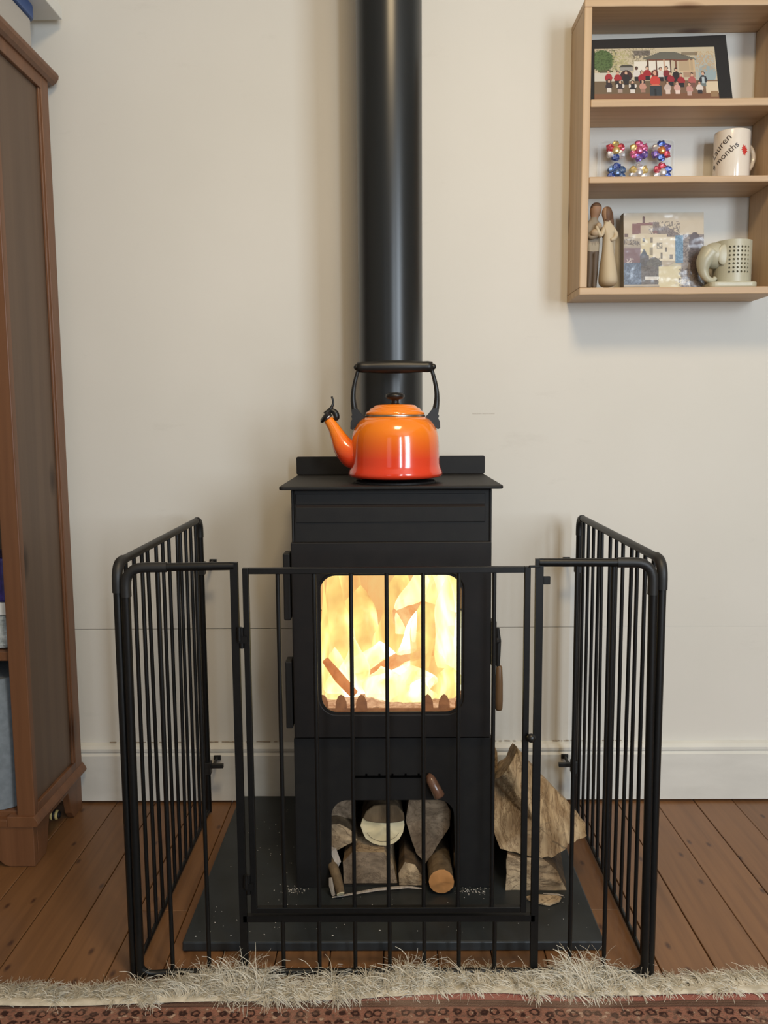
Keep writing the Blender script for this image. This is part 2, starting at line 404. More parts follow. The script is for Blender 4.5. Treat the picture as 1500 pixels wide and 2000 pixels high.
b.box(SX-hw+.009, SX+hw-.009, -.125, -.12, .345, .858); b.box(SX-hw+.009, SX+hw-.009, FY+.006, -.125, .742, .752)
b.box(SX-hw+.009, SX+hw-.009, FY, FY+.006, .745, .858)
st(b, 'body', bevel=.002)
# upper front: applied plate with a folded slot
b = MB().box(SX-.19, SX+.186, FY-.003, FY-.0005, .793, .8235); b.box(SX-.19, SX+.186, FY-.003, FY-.0005, .8285, .85)
st(b, 'front_plate', bevel=.001)
st(MB().box(SX-.189, SX+.185, FY-.002, FY-.0002, .8235, .8285), 'air_slot', 'gap', 0)
# top plate and upstand
def plan(x0, x1, y0, y1, r):
    pts = []
    for cx, cy, a0 in ((x1-r, y1-r, 0), (x0+r, y1-r, 90), (x0+r, y0+r, 180), (x1-r, y0+r, 270)):
        for q in range(5):
            a = R_(a0+22.5*q); pts.append((cx+r*math.cos(a), cy+r*math.sin(a)))
    return pts
st(MB().prism(plan(-.219, .2215, -.457, -.105, .008), .8595, .8665, axis='z'), 'top_plate', bevel=.0018)
st(MB().prism(rrect(-.222, .224, .8665, .909, .004, 3), -.114, -.106), 'back_upstand', bevel=.001)
# door
inner = rrect(-.146, .145, .4008, .6916, .034, 8)
out = rect_match(-.1985, .2, .352, .7545, inner)
dr = MB().ring(out, inner, -.449, FY-.0005)
door = st(dr, 'door', 'door', .002)
inn2 = rrect(-.1415, .1405, .4053, .6871, .031, 8)
rim = MB().ring(inner, inn2, -.4455, -.4435); rim.build('glass_rim', MT['door'], door)
pane = MB().prism(rrect(-.147, .146, .3998, .6926, .034, 8), -.4415, -.4375).build('glass_pane', MT['glass'], door)
lab(pane, 'clear glass window in the stove door')
# hinges, latch handle
for z0, z1 in ((.5955, .7318), (.370, .5105)):
    st(MB().box(-.2155, -.2015, -.444, -.405, z0, z1), 'hinge', 'stove', .0025)
h = MB().box(.2015, .2125, -.44, -.41, .50, .59); h.ball((.2155, -.43, .548), (.007, .009, .010)); h.tube([(.2155, -.43, .575), (.2175, -.432, .548), (.2165, -.436, .52), (.216, -.438, .497)], [.004, .0055, .005, .004], 10)
hd = st(h, 'door_handle', 'stove', .001)
g = MB().lathe([(.0058, 0), (.0075, .004), (.0082, .02), (.0078, .06), (.0062, .09), (.0045, .093)], (.2185, -.438, .4055), 16)
lab(g.build('wooden_grip', MT['grip'], hd, smooth=True), 'turned wooden grip')
# lower air lever with wooden knob, riddling slot
sl = MB().box(SX-.082, SX+.0625, FY-.0012, FY-.0001, .2608, .2655)
for i in range(5): sl.box(-.055+i*.027, -.051+i*.027, FY-.0012, FY-.0001, .2655, .2695)
MT['slotshade'] = M('painted_slot_shade', srgb(6, 6, 6), 1, spec=0)  # black strip on the stove front, painting the shade inside the slot
sl = st(sl, 'riddling_slot', 'slotshade', 0)
kn = MB().tube([(.076, -.437, .270), (.0775, -.447, .2675), (.0795, -.452, .263), (.0965, -.462, .233), (.098, -.463, .230)], [.003, .008, .0105, .0115, .008], 16)
lab(st(kn, 'lever_knob', 'knobwood', 0, True), 'glossy dark wooden lever knob')
# bottom fillet rim around stove foot
# fire bricks
def brickpart(x0, x1, y0, y1, z0, z1, m='litbrick'):
    return st(MB().box(x0, x1, y0, y1, z0, z1), 'fire_brick', m, .003)
for i in range(3):
    for j in range(2):
        brickpart(-.165+i*.11+.0003, -.165+(i+1)*.11-.0003, -.165, -.14, .385+j*.165+.0003, .385+(j+1)*.165-.0003)
for sgn in (-1, 1):
    for i in range(2):
        x0, x1 = (-.19, -.166) if sgn < 0 else (.168, .192)
        brickpart(x0, x1, -.42+i*.13, -.42+(i+1)*.13-.002, .385, .712)
st(MB().box(-.165, .167, -.36, -.166, .69, .71), 'baffle_plate', 'litbrick', .003)
st(MB().box(-.19, .192, -.425, -.14, .345, .383), 'grate', 'stove', .003)
am = MB(); nx, ny = 34, 24; vs = []
for j in range(ny+1):
    for i in range(nx+1):
        x = -.163+.328*i/nx; y = -.42+.25*j/ny; z = .402+.02*j/ny+.010*noise.noise(Vector((x*30, y*30, 1)))+.005*noise.noise(Vector((x*90, y*90, 1)))
        vs.append((x, y, z))
am.add(vs, [(j*(nx+1)+i, j*(nx+1)+i+1, (j+1)*(nx+1)+i+1, (j+1)*(nx+1)+i) for j in range(ny) for i in range(nx)])
ashb = am.build('ash_bed', MT['hotash'], stove, smooth=True); ashb['kind'] = 'stuff'; ashb['label'] = 'pale ash and embers at the bottom of the fire'
# log guard with rounded teeth
tg = MB().box(-.15, .15, -.424, -.420, .386, .405)
for cx in (-.142, -.104, -.062, .074, .108, .142):
    tg.prism([(cx-.012, .404), (cx-.011, .418), (cx-.006, .43), (cx, .434), (cx+.006, .43), (cx+.011, .418), (cx+.012, .404)], -.424, -.420)
st(tg, 'log_guard', 'guard', .001)

# flames: many closed, lens shaped tongues
def tongue(x, y, z0, h, w, lean, mat, name='flame', seed=0, thick=.35):
    random.seed(seed); n = 14; seg = 12; mb = MB(); vs = []
    ph = random.uniform(0, 6)
    for i in range(n+1):
        t = i/n; r = w*(math.sin(math.pi*min(1, .12+.88*t)**.75)**.8 if t < 1 else .02)
        r = max(r, .0008); r *= 1+.18*math.sin(ph+9*t)
        cx = x+lean*t+.18*w*math.sin(ph+7*t)*t; cy = y+.1*w*math.cos(ph+5*t); cz = z0+h*t
        for q in range(seg):
            a = 2*math.pi*q/seg; vs.append((cx+r*math.cos(a), cy+r*thick*math.sin(a), cz))
    fs = [(i*seg+q, i*seg+(q+1) % seg, (i+1)*seg+(q+1) % seg, (i+1)*seg+q) for i in range(n) for q in range(seg)]
    fs += [tuple(range(seg-1, -1, -1)), tuple(n*seg+q for q in range(seg))]
    mb.add(vs, fs)
    return mb.build(name, MT[mat], stove, smooth=True, origin=(x, y, z0))
for i, a in enumerate([(-.125, -.27, .42, .26, .036, .004, 'flame'), (-.06, -.22, .42, .20, .06, -.02, 'flame'), (.0, -.24, .42, .25, .05, .03, 'flame'),
                       (.075, -.25, .46, .22, .05, .0, 'flamew'), (.122, -.27, .50, .185, .040, -.005, 'flamew'), (.03, -.26, .52, .17, .035, .045, 'flamew'), (.142, -.36, .42, .25, .010, .0, 'flamew'),
                       (-.05, -.33, .41, .11, .06, .02, 'flamew'), (-.12, -.34, .41, .10, .028, -.006, 'flamew'), (.025, -.37, .405, .075, .06, .02, 'flamew'),
                       (-.145, -.35, .41, .25, .010, .004, 'flame'), (-.02, -.36, .405, .07, .045, .0, 'flamew'), (.11, -.37, .41, .07, .035, .01, 'flame'),
                       (.085, -.35, .45, .09, .04, .035, 'flame'), (-.10, -.20, .42, .27, .05, .0, 'flame'), (.10, -.2, .42, .27, .07, .0, 'flame'), (.04, -.30, .42, .13, .045, .03, 'flame'), (.06, -.35, .47, .20, .030, .03, 'flame'), (.118, -.355, .47, .20, .026, -.004, 'flamew'), (-.085, -.36, .41, .13, .03, .01, 'flamew'), (.015, -.34, .43, .16, .022, .04, 'flamew'), (-.12, -.38, .41, .06, .02, .0, 'flamew'), (.06, -.385, .405, .05, .03, .0, 'flamew')]):
    tongue(*a, seed=i)

# ------------------------------------------------------------------ logs
def log(name, prof, y0, length, mend, mside, taper=.92, rot=0, drop=0, seed=0, rough=.004, rings=7, label='', group=None, parent=None, mside2=None, split=(), hot=False, shift=(0, 0), cap_bulge=.004, sub=3, cat='firewood'):
    """profile in XZ at y0, run back by length; noisy sides, displaced end face"""
    P = []
    n0 = len(prof); sub = sub*2
    for i in range(n0):
        a, c = prof[i], prof[(i+1) % n0]
        for q in range(sub): t = q/sub; P.append((a[0]*(1-t)+c[0]*t, a[1]*(1-t)+c[1]*t, i))
    cx = sum(p[0] for p in P)/len(P); cz = sum(p[1] for p in P)/len(P); n = len(P); mb = MB(); vs = []
    zmin = min(p[1] for p in P)
    for r in range(rings+1):
        t = r/rings; s = 1-(1-taper)*t
        for (x, z, e) in P:
            X = cx+(x-cx)*s+shift[0]*t; Z = zmin+(z-zmin)*s+shift[1]*t; Yp = y0+length*t
            nv = noise.noise_vector(Vector((X*38+seed, Yp*12, Z*38)))*rough
            if Z-zmin < .004: nv.z = abs(nv.z)*.2
            if r == 0: nv *= .5
            vs.append((X+nv.x, Yp+nv.y*.8, Z+nv.z))
    fs = []; ms = []
    for r in range(rings):
        for i in range(n): fs.append((r*n+i, r*n+(i+1) % n, (r+1)*n+(i+1) % n, (r+1)*n+i)); ms.append(2 if P[i][2] in split else 1)
    # end faces: inner ring and centre
    for end, base in ((0, 0), (1, rings*n)):
        k0 = len(vs)
        for f in (.85, .66, .48, .33, .16):
            for i in range(n):
                vx = vs[base+i]; q = (cx+(vx[0]-cx)*f, vx[1], cz+(vx[2]-cz)*f)
                dy = -cap_bulge*(1-f)*(1 if end == 0 else -1)+noise.noise(Vector((q[0]*60+seed, 3, q[2]*60)))*rough*1.1+noise.noise(Vector((q[0]*170+seed, 3, q[2]*170)))*rough*.4
                vs.append((q[0], (y0 if end == 0 else y0+length)+dy, q[2]))
        vs.append((cx, (y0-cap_bulge) if end == 0 else y0+length, cz)); c = len(vs)-1
        for i in range(n):
            j = (i+1) % n
            fs += [(base+i, base+j, k0+j, k0+i)]+[(k0+g*n+i, k0+g*n+j, k0+(g+1)*n+j, k0+(g+1)*n+i) for g in range(4)]+[(k0+4*n+i, k0+4*n+j, c)]; ms += [0]*6
    mb.v = vs; mb.f = fs; mb.m = ms
    o = mb.build(name, [MT[mend], MT[mside], MT[mside2 or mside]], parent, origin=None if parent else (cx, y0+length/2, cz))
    sharp(o, 42)
    if rot: o.rotation_euler.z = R_(rot)
    if label: tag(o, label, cat, group)
    return o
def circ(cx, cz, r, n=12, jit=0, sd=0):
    random.seed(sd); return [(cx+r*(1+random.uniform(-jit, jit))*math.cos(2*math.pi*i/n), cz+r*(1+random.uniform(-jit, jit))*math.sin(2*math.pi*i/n)) for i in range(n)]
# in the log store
log('firewood_log', circ(-.020, .1400, .0460, 18, .035, 1), -.402, .2, 'endpale', 'bark', label='round log with pale sawn end, highest in middle of stove log store', rough=.003, seed=1, taper=.95, shift=(0, .004))
log('firewood_log', [(.0285, .150), (.036, .196), (.060, .205), (.106, .203), (.124, .172), (.1215, .135), (.098, .095), (.0705, .052), (.050, .075)], -.398, .22, 'endgrey', 'bark', label='large tapering grey-brown split log on right of stove log store, point down', seed=2, rough=.003, split=(5, 6, 7), mside2='split')
log('firewood_log', [(-.103, .0230), (-.1045, .070), (-.085, .0925), (-.060, .0930), (-.018, .0925), (.0015, .060), (.0095, .0232)], -.424, .25, 'endgrey', 'split', label='wide blocky grey-brown split log lying under the pale round log', seed=3, rough=.002)
log('firewood_log', [(-.1530, .062), (-.150, .135), (-.112, .1395), (-.088, .122), (-.0760, .102), (-.1150, .082)], -.392, .22, 'split', 'bark', label='pale split log at left edge of stove log store', seed=4, shift=(.0, .01))
log('firewood_log', [(-.160, .142), (-.158, .176), (-.128, .196), (-.1, .198), (-.084, .176), (-.088, .132), (-.120, .1415)], -.36, .2, 'endgrey', 'barkd', label='dark bark-covered log at top left inside stove log store', seed=5)
log('firewood_log', [(.0135, .0232), (.012, .050), (.026, .0745), (.046, .068), (.060, .048), (.070, .030), (.068, .0232)], -.432, .24, 'split', 'barkd', label='knotty brown log low in stove log store between blocky log and small round log', seed=6, rough=.003)
log('firewood_log', circ(.1005, .0495, .0262, 14, .02, 3), -.463, .26, 'endorange', 'bark', label='small round log with orange-brown sawn end, lower right of stove log store', seed=7, rough=.0015, taper=.97)
log('firewood_log', [(.132, .028), (.131, .062), (.143, .092), (.164, .09), (.172, .03)], -.375, .2, 'split', 'bark', label='pale split log mostly hidden behind right leg of stove log store', seed=8)
rl = bpy.data.objects['firewood_log']
q = MB().prism([(-.062+.0, .160), (-.055, .153), (-.035, .149), (-.010, .148), (.012, .150), (.026, .154), (.024, .170), (.010, .188), (-.012, .190), (-.040, .186), (-.056, .174)], -.4100, -.402)
lab(q.build('bark_flap', MT['bark'], rl, bevel=.003), 'brown bark lapping over the top of the pale sawn end')
q = MB()
for i in range(14):
    a0, a1 = R_(205+i*9.3), R_(205+(i+1)*9.3); r1, r2 = .0375, .0366
    q.add([(-.02+r_*math.cos(a_), -.4085, .1415+r_*math.sin(a_)*.92) for r_, a_ in ((r1, a0), (r1, a1), (r2, a1), (r2, a0))], [(0, 1, 2, 3)])
q.build('saw_mark', MT['gap'], rl)
tw = MB().tube([(-.147, -.405, .083), (-.128, -.425, .0705), (-.115, -.455, .052), (-.107, -.478, .0325)], [.0085, .0105, .0105, .0088], 12)
tw.lathe([(.0082, 0), (.001, .0008)], (0, 0, 0), 12)
tw.v = tw.v[:48]; tw.f = [f for f in tw.f if max(f) < 48]; tw.m = tw.m[:len(tw.f)]
twg = sharp(tw.build('firewood_twig', [MT['bark']], None, origin=(-.125, -.44, .06)), 50)
tag(twg, 'curved bark twig with pale cut end at lower left of log store', 'twig')
dd = Vector((.008, -.023, -.0195)).normalized()
MB().tube([Vector((-.107, -.478, .0325)), Vector((-.107, -.478, .0325))+dd*.0012], [.0084, .0078], 12).build('cut_end', MT['endpale'], twg)
bk = MB().tube([(-.128, -.465, .060), (-.1265, -.468, .045), (-.1215, -.471, .0245)], [.0035, .005, .004], 5, sx=.5)
tag(bk.build('bark_strip', MT['chip'], None, origin=(-.125, -.465, .04)), 'short pale bark strip standing beside the curved twig', 'bark')
bk = MB().tube([(-.137, -.412, .098), (-.124, -.42, .095), (-.114, -.428, .072), (-.118, -.432, .0600)], [.006, .010, .009, .003], 5, sx=.35)
tag(bk.build('bark_flake', MT['chip'], None, origin=(-.12, -.42, .08)), 'grey bark flake wedged beside the blocky log', 'bark')
slv = MB().tube([(-.125, -.474, .0222), (-.08, -.462, .0232), (-.03, -.45, .0255), (.03, -.443, .0262), (.066, -.447, .0245)], [.002, .0035, .005, .004, .0015], 5, sx=.45)
tag(slv.build('wood_sliver', MT['chip'], None, origin=(-.03, -.455, .023)), 'long pale splinter lying on the slab across the log store opening', 'wood sliver')

# right of the stove: two big split logs
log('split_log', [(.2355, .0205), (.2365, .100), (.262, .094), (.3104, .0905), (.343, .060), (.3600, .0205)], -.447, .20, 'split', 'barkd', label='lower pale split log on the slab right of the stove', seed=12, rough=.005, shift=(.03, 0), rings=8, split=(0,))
# upper log: irregular wedge with ridge running back
def upper_log():
    mb = MB()
    front = [(.2705, .292), (.252, .266), (.2375, .240), (.221, .215), (.2155, .196), (.2155, .155), (.2175, .118), (.2243, .107), (.252, .1005), (.2836, .0955), (.315, .093), (.3429, .0915), (.356, .1000), (.3641, .102), (.39, .1105), (.4121, .118), (.4095, .1391), (.396, .156), (.3789, .1731), (.352, .196), (.335, .2125), (.3139, .2293), (.296, .252), (.283, .276)]
    yd = [-.36, -.38, -.375, -.36, -.35, -.38, -.41, -.432, -.44, -.445, -.448, -.442, -.43, -.43, -.415, -.40, -.385, -.375, -.36, -.35, -.345, -.34, -.345, -.35]
    n = len(front); cx, cz = .30, .152; vs = []
    sub = 4; N = n*sub; F_ = []
    for i in range(n):
        for q in range(sub):
            t = q/sub; a = front[i]; c = front[(i+1) % n]; F_.append((a[0]*(1-t)+c[0]*t, yd[i]*(1-t)+yd[(i+1) % n]*t, a[1]*(1-t)+c[1]*t))
    rings = [1, .88, .74, .6, .45, .3, .15]
    for f in rings:
        for (x, y, z) in F_:
            X = cx+(x-cx)*f; Z = cz+(z-cz)*f
            # split face: hollow on the left, ridge in the middle
            Y = y*f+(-.425)*(1-f)
            if X < .268 and .12 < Z < .24: Y += .035*math.sin((Z-.12)/.12*math.pi)*min(1, (.268-X)/.03)
            Y += .016*noise.noise(Vector((X*60, 0, Z*14)))+.006*noise.noise(Vector((X*160, 2, Z*40)))
            e = noise.noise_vector(Vector((X*70, 5, Z*70)))*.004*(1 if f == 1 else .3)
            vs.append((X+e.x, Y, Z+(e.z if z > .13 else e.z*.3)))
    vs.append((cx, -.43, cz)); c = len(vs)-1
    fs = [(r*N+i, r*N+(i+1) % N, (r+1)*N+(i+1) % N, (r+1)*N+i) for r in range(len(rings)-1) for i in range(N)]
    fs += [((len(rings)-1)*N+i, (len(rings)-1)*N+(i+1) % N, c) for i in range(N)]
    ms = [0]*len(fs); prev = 0
    for r in range(1, 7):
        t = r/6; s = 1-.45*t; k0 = len(vs)
        for (x, y, z) in F_:
            X = cx+.01*t+(x-cx)*s; Z = .0995+(z-.0995)*s if z > .0995 else z
            e = noise.noise_vector(Vector((X*30, t*5, Z*30)))*.006
            vs.append((X+e.x, y+.24*t+e.y, Z+max(e.z, -.001)))
        b0 = 0 if r == 1 else prev
        fs += [(b0+i, b0+(i+1) % N, k0+(i+1) % N, k0+i) for i in range(N)]; ms += [1]*N; prev = k0
    fs.append(tuple(prev+i for i in range(N))); ms.append(1)
    mb.v = vs; mb.f = fs; mb.m = ms
    o = mb.build('split_log', [MT['splitfib'], MT['split']], None, origin=(.3, -.33, .16)); sharp(o, 55)
    tag(o, 'large jagged split log with upright point, top of pile right of stove', 'firewood')
upper_log()
log('split_log', [(.216, .098), (.212, .236), (.236, .242), (.25, .21), (.252, .098)], -.185, .10, 'split', 'bark', label='log end just showing behind the jagged log beside the stove', seed=15)
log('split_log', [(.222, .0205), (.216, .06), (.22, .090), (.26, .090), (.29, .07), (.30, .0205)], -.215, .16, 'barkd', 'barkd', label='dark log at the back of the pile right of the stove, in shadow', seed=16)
cp = MB().prism([(.270, -.478), (.292, -.470), (.33, -.472), (.345, -.478), (.338, -.492), (.315, -.505), (.292, -.498), (.276, -.486)], .0208, .0262, axis='z')
tag(cp.build('wood_chip', MT['split'], None, bevel=.0015, origin=(.31, -.487, .023)), 'pinkish curved wood chip on the slab in front of the right-hand pile', 'wood chip')
cp = MB().tube([(.31, -.462, .0225), (.34, -.468, .0235), (.35, -.471, .0225)], [.001, .0025, .001], 5, sx=.5)
tag(cp.build('wood_chip', MT['chip'], None, origin=(.33, -.466, .023)), 'thin white wood shaving on the slab below the lower split log', 'wood chip')
# crumbs
cb = MB(); random.seed(31)
spots = []
for i in range(90):
    spots.append((random.uniform(-.38, .38), random.uniform(-.60, -.47), .0207))
for i in range(50): spots.append((random.gauss(-.205, .012), random.gauss(-.447, .008), .0207))
for i in range(60): spots.append((random.gauss(.165, .02), random.gauss(-.448, .008), .0207))
for i in range(40): spots.append((random.uniform(-.36, -.22), random.uniform(-.44, -.08), .0207))
for x, y, z in spots:
    r = random.uniform(.0004, .0016); a = random.uniform(0, 3)
    cb.add([(x+r*math.cos(a+q*1.57)*random.uniform(.5, 1.6), y+r*math.sin(a+q*1.57), z) for q in range(4)]+[(x, y, z+r)], [(0, 1, 4), (1, 2, 4), (2, 3, 4), (3, 0, 4)])
o = cb.build('wood_crumbs', MT['crumb'], None, fixn=True); tag(o, 'scattered pale crumbs of ash and wood on the dark slab', 'crumbs', kind='stuff')
w = MB().ball((.578, -.333, .004), (.0032, .0032, .004), 8, 5); tag(w.build('white_bead', MT['crumb'], None, smooth=True, origin=(.578, -.333, .004)), 'tiny white bead on floorboard joint right of the fireguard', 'bead')

# burning wood inside
log('burning_log', circ(0, 0, .034, 10, .12, 4), 0, .17, 'ember', 'ember', parent=None, label='thick glowing log burning at right inside the stove', rough=.008, seed=21, cat='firewood')
bl = bpy.data.objects['burning_log']; bl.location = (.090, -.285, .555); bl.rotation_euler = (R_(8), R_(18), R_(55))
o = sharp(MB().tube([(-.075, -.345, .446), (-.03, -.34, .462), (.03, -.335, .488), (.085, -.335, .50), (.15, -.33, .552)], [.010, .015, .015, .012, .010], 9).build('burning_branch', MT['ember'], None, origin=(.03, -.33, .49)), 60)
tag(o, 'long glowing branch rising to the right inside the stove', 'firewood')
o = sharp(MB().tube([(-.139, -.385, .497), (-.11, -.388, .459), (-.078, -.39, .423)], [.0075, .0110, .0095], 8).build('burning_stick', MT['emberd'], None, origin=(-.11, -.388, .46)), 60)
tag(o, 'red-brown stick leaning diagonally at left inside the stove', 'firewood')
o = log('burning_log', circ(0, 0, .028, 9, .15, 8), 0, .26, 'ember', 'ember', label='low glowing log lying across the ash bed inside the stove', rough=.007, seed=25, cat='firewood')
o.location = (.03, -.27, .448); o.rotation_euler = (0, R_(-6), R_(82))

# ------------------------------------------------------------------ flue pipe
fp = MB().lathe([(.0715, 0), (.0715, 1.7300)], (.0025, -.178, .8668), 64)
tag(sharp(fp.build('flue_pipe', MT['flue'], None, origin=(.0025, -.178, .8668))), 'satin black vertical flue pipe rising from the stove top', 'flue pipe')

# ------------------------------------------------------------------ kettle
KX, KY, KZ = .0108, -.354, .8708
st(MB().lathe([(.083, 0), (.083, .003), (.0815, .0040)], (KX, KY, .8666), 48), 'hotplate_disc', bevel=0)
kt = tag(empty('kettle', (KX, KY, KZ)), 'orange enamel whistling kettle with black handle on the stove top', 'kettle')
kt.scale = (.968, .968, .968)
MB().lathe([(.062, 0), (.068, .002), (.074, .006), (.080, .0075)], (KX, KY, KZ), 48).build('base_ring', MT['blackpl'], kt, smooth=True)
prof = [(.072, .0062), (.090, .0066), (.0985, .009), (.1008, .014), (.0995, .020), (.0962, .027), (.0945, .036), (.0938, .06), (.0932, .08), (.0918, .094), (.0885, .107), (.083, .118), (.0755, .127), (.0675, .1325), (.0625, .1345), (.0620, .1348)]
bd = MB().lathe(prof, (KX, KY, KZ), 72)
body = bd.build('body', MT['enamel'], kt, smooth=True, origin=(KX, KY, KZ))
MB().lathe([(.0625, .134), (.0640, .1345), (.0640, .1385), (.062, .1395)], (KX, KY, KZ), 64).build('steel_rim', MT['chrome'], kt, smooth=True)
lid = MB().lathe([(.062, .1385), (.0628, .140), (.0622, .144), (.0565, .1475), (.0545, .149), (.0530, .1525), (.047, .1545), (.0455, .156), (.043, .1590), (.030, .1610), (.008, .1615)], (KX, KY, KZ), 64)
lido = lid.build('lid', MT['enamel'], kt, smooth=True, origin=(KX, KY, KZ))
MB().lathe([(.010, .1610), (.0085, .166), (.0085, .171), (.0175, .173), (.0205, .177), (.020, .1815), (.0145, .185), (.003, .186)], (KX, KY, KZ), 32).build('lid_knob', MT['blackpl'], lido, smooth=True)
# spout
spath = [(-.070, 0, .052), (-.092, 0, .056), (-.110, 0, .072), (-.1215, 0, .093), (-.131, 0, .112), (-.1425, 0, .130)]
sr = [.033, .031, .0235, .0168, .0128, .0103]
spt = MB(); P = []; 
def bez(pts, n):
    out = []; pts = [Vector(p) for p in pts]
    for i in range(len(pts)-1):
        p0 = pts[max(i-1, 0)]; p1 = pts[i]; p2 = pts[i+1]; p3 = pts[min(i+2, len(pts)-1)]
        for k in range(n):
            t = k/n; out.append(.5*((2*p1)+(-p0+p2)*t+(2*p0-5*p1+4*p2-p3)*t*t+(-p0+3*p1-3*p2+p3)*t**3))
    out.append(pts[-1]); return out
def lerp_list(r, n):
    out = []
    for i in range(len(r)-1):
        for k in range(n): out.append(r[i]+(r[i+1]-r[i])*k/n)
    return out+[r[-1]]
K = Vector((KX, KY, KZ))
spt.tube([K+p for p in bez(spath, 5)], lerp_list(sr, 5), 20)
sp = spt.build('spout', MT['enamel'], kt, smooth=True, origin=(KX, KY, KZ))
MB().tube([K+Vector((-.1415, 0, .1315)), K+Vector((-.1455, 0, .1360))], [.0106, .0110], 20).build('steel_collar', MT['chrome'], sp, smooth=True)
wc = MB().tube([K+Vector((-.1440, 0, .1345)), K+Vector((-.1475, 0, .1375)), K+Vector((-.1505, 0, .140))], [.0135, .0160, .0120], 20, sx=1.15)
wc.tube([K+Vector(p) for p in bez([(-.150, 0, .142), (-.139, 0, .151), (-.1335, 0, .159), (-.1315, 0, .168), (-.1345, 0, .1785)], 4)], lerp_list([.0055, .0048, .0038, .003, .0026], 4), 10, sx=.8)
wc.tube([K+Vector(p) for p in bez([(-.143, 0, .149), (-.1335, 0, .1485), (-.127, 0, .143), (-.125, 0, .134), (-.130, 0, .129)], 3)], lerp_list([.005, .0065, .008, .0075, .0045], 3), 10, sx=.9)
sharp(wc.build('whistle', MT['blackpl'], sp, smooth=True), 60)
# handle
for s in (-1, 1):
    hn = MB()
    pts = bez([(s*.0755, 0, .2385), (s*.080, 0, .226), (s*.0865, 0, .200), (s*.0890, 0, .175), (s*.0865, 0, .152), (s*.0810, 0, .132), (s*.076, 0, .120)], 4)
    hn.tube([K+p for p in pts], lerp_list([.0060, .0052, .0060, .0072, .0090, .0120, .008], 4), 10, sx=.8)
    hn.prism([(KX+s*a, KZ+b) for a, b in ((.060, .1300), (.070, .139), (.080, .152), (.0900, .152), (.0925, .146), (.0900, .141), (.0930, .136), (.0910, .131), (.0945, .124), (.0950, .110), (.0905, .108), (.080, .118), (.070, .126))], KY-.013, KY+.013)
    sharp(hn.build('handle_arm', MT['blackpl'], kt, smooth=True), 50)
gp = MB(); n = 16; path = [K+Vector((-.0795+.159*i/n, 0, .2395)) for i in range(n+1)]
rr = [.0105, .0118] + [.0115+.0022*math.sin(math.pi*(i-2)/(n-4)) for i in range(2, n-1)] + [.0118, .0105]
gp.tube(path, rr, 18); 
for s in (-1, 1): gp.ball((KX+s*.0810, KY, KZ+.2395), .0065, 10, 6)
gp.build('handle_grip', MT['blackpl'], kt, smooth=True)

# ------------------------------------------------------------------ fireguard
fg = tag(empty('fireguard', (0, -.68, 0)), 'black metal barred fireguard enclosing the hearth, with a gate', 'fireguard')
GY = -.68; GH = .752; PR = .0074
def bend(pts, r, n=5):
    """round the corners of a polyline"""
    out = [Vector(pts[0])]
    for i in range(1, len(pts)-1):
        p = Vector(pts[i]); a = (Vector(pts[i-1])-p).normalized(); c = (Vector(pts[i+1])-p).normalized()
        s, e = p+a*r, p+c*r
        for k in range(n+1):
            t = k/n; out.append(s*(1-t)**2+p*2*t*(1-t)+e*t*t)
    out.append(Vector(pts[-1])); return out
bar_cache = {}
def bar(x, y, z0, z1, parent, r=.0038, name='bar'):
    key = (round(z1-z0, 4), r)
    if key not in bar_cache:
        o = MB().tube([(0, 0, 0), (0, 0, z1-z0)], r, 8).build(name, MT['iron'], parent, smooth=True); sharp(o, 60); bar_cache[key] = o
    else:
        o = bar_cache[key].copy(); col.objects.link(o); o.parent = parent
    o.location = Vector((x, y, z0))-parent_world(parent); return o
def sleeve(p, d1, d2, parent, r=.0093, l1=.035, l2=.05):
    p = Vector(p); a = p+Vector(d1)*l1; c = p+Vector(d2)*l2
    o = MB().tube(bend([a, p, c], .032, 6), r, 10).build('corner_sleeve', MT['sleeve'], parent, smooth=True); return sharp(o, 60)
for s, x0 in ((-1, -.4675), (1, .4612)):
    yb = -.062; yf = GY-.004
    fr = MB()
    fr.tube(bend([(x0, yf, .004), (x0, yf, GH+.004), (x0, yb, GH+.004), (x0, yb, .004)], .030), PR, 8)
    fr.tube([(x0, yf, .0095), (x0, yb, .0095)], .0045, 8)
    sp_ = sharp(fr.build('side_panel', MT['iron'], fg, smooth=True), 60)
    sleeve((x0, yf, GH+.004), (0, 1, 0), (0, 0, -1), sp_); sleeve((x0, yb, GH+.004), (0, -1, 0), (0, 0, -1), sp_, .0085, .03, .045)
    nb = 12
    for i in range(nb):
        b_ = bar(x0, yf+(yb-yf)*(i+1)/(nb+1), .0095, GH+.002, sp_)
        if i in (3, 7): b_.rotation_euler = (R_(-1.6 if i == 7 else .9), 0, 0)   # slightly bent rods
    # pair of thin rods leaning between bars, wall clips
    for z in (.638, .125):
        ck_ = MB().box(min(x0, x0-s*.040), max(x0, x0-s*.040), yb-.004, yb+.006, z-.005, z+.005)
        ck_.box(x0-.0095, x0+.0095, yb-.010, yb+.010, z-.020, z+.012)
        ck_.tube([(x0-s*.014, yb+.004, z), (x0-s*.014, .006 if z > .2 else -.008, z)], .004, 8)
        ck_.box(x0-s*.014-.009, x0-s*.014+.009, (.0085 if z > .2 else -.012), (WY-.0005 if z > .2 else -.0065), z-.006, z+.006)
        ck_.build('wall_bracket', MT['sleeve'], sp_, bevel=.001)
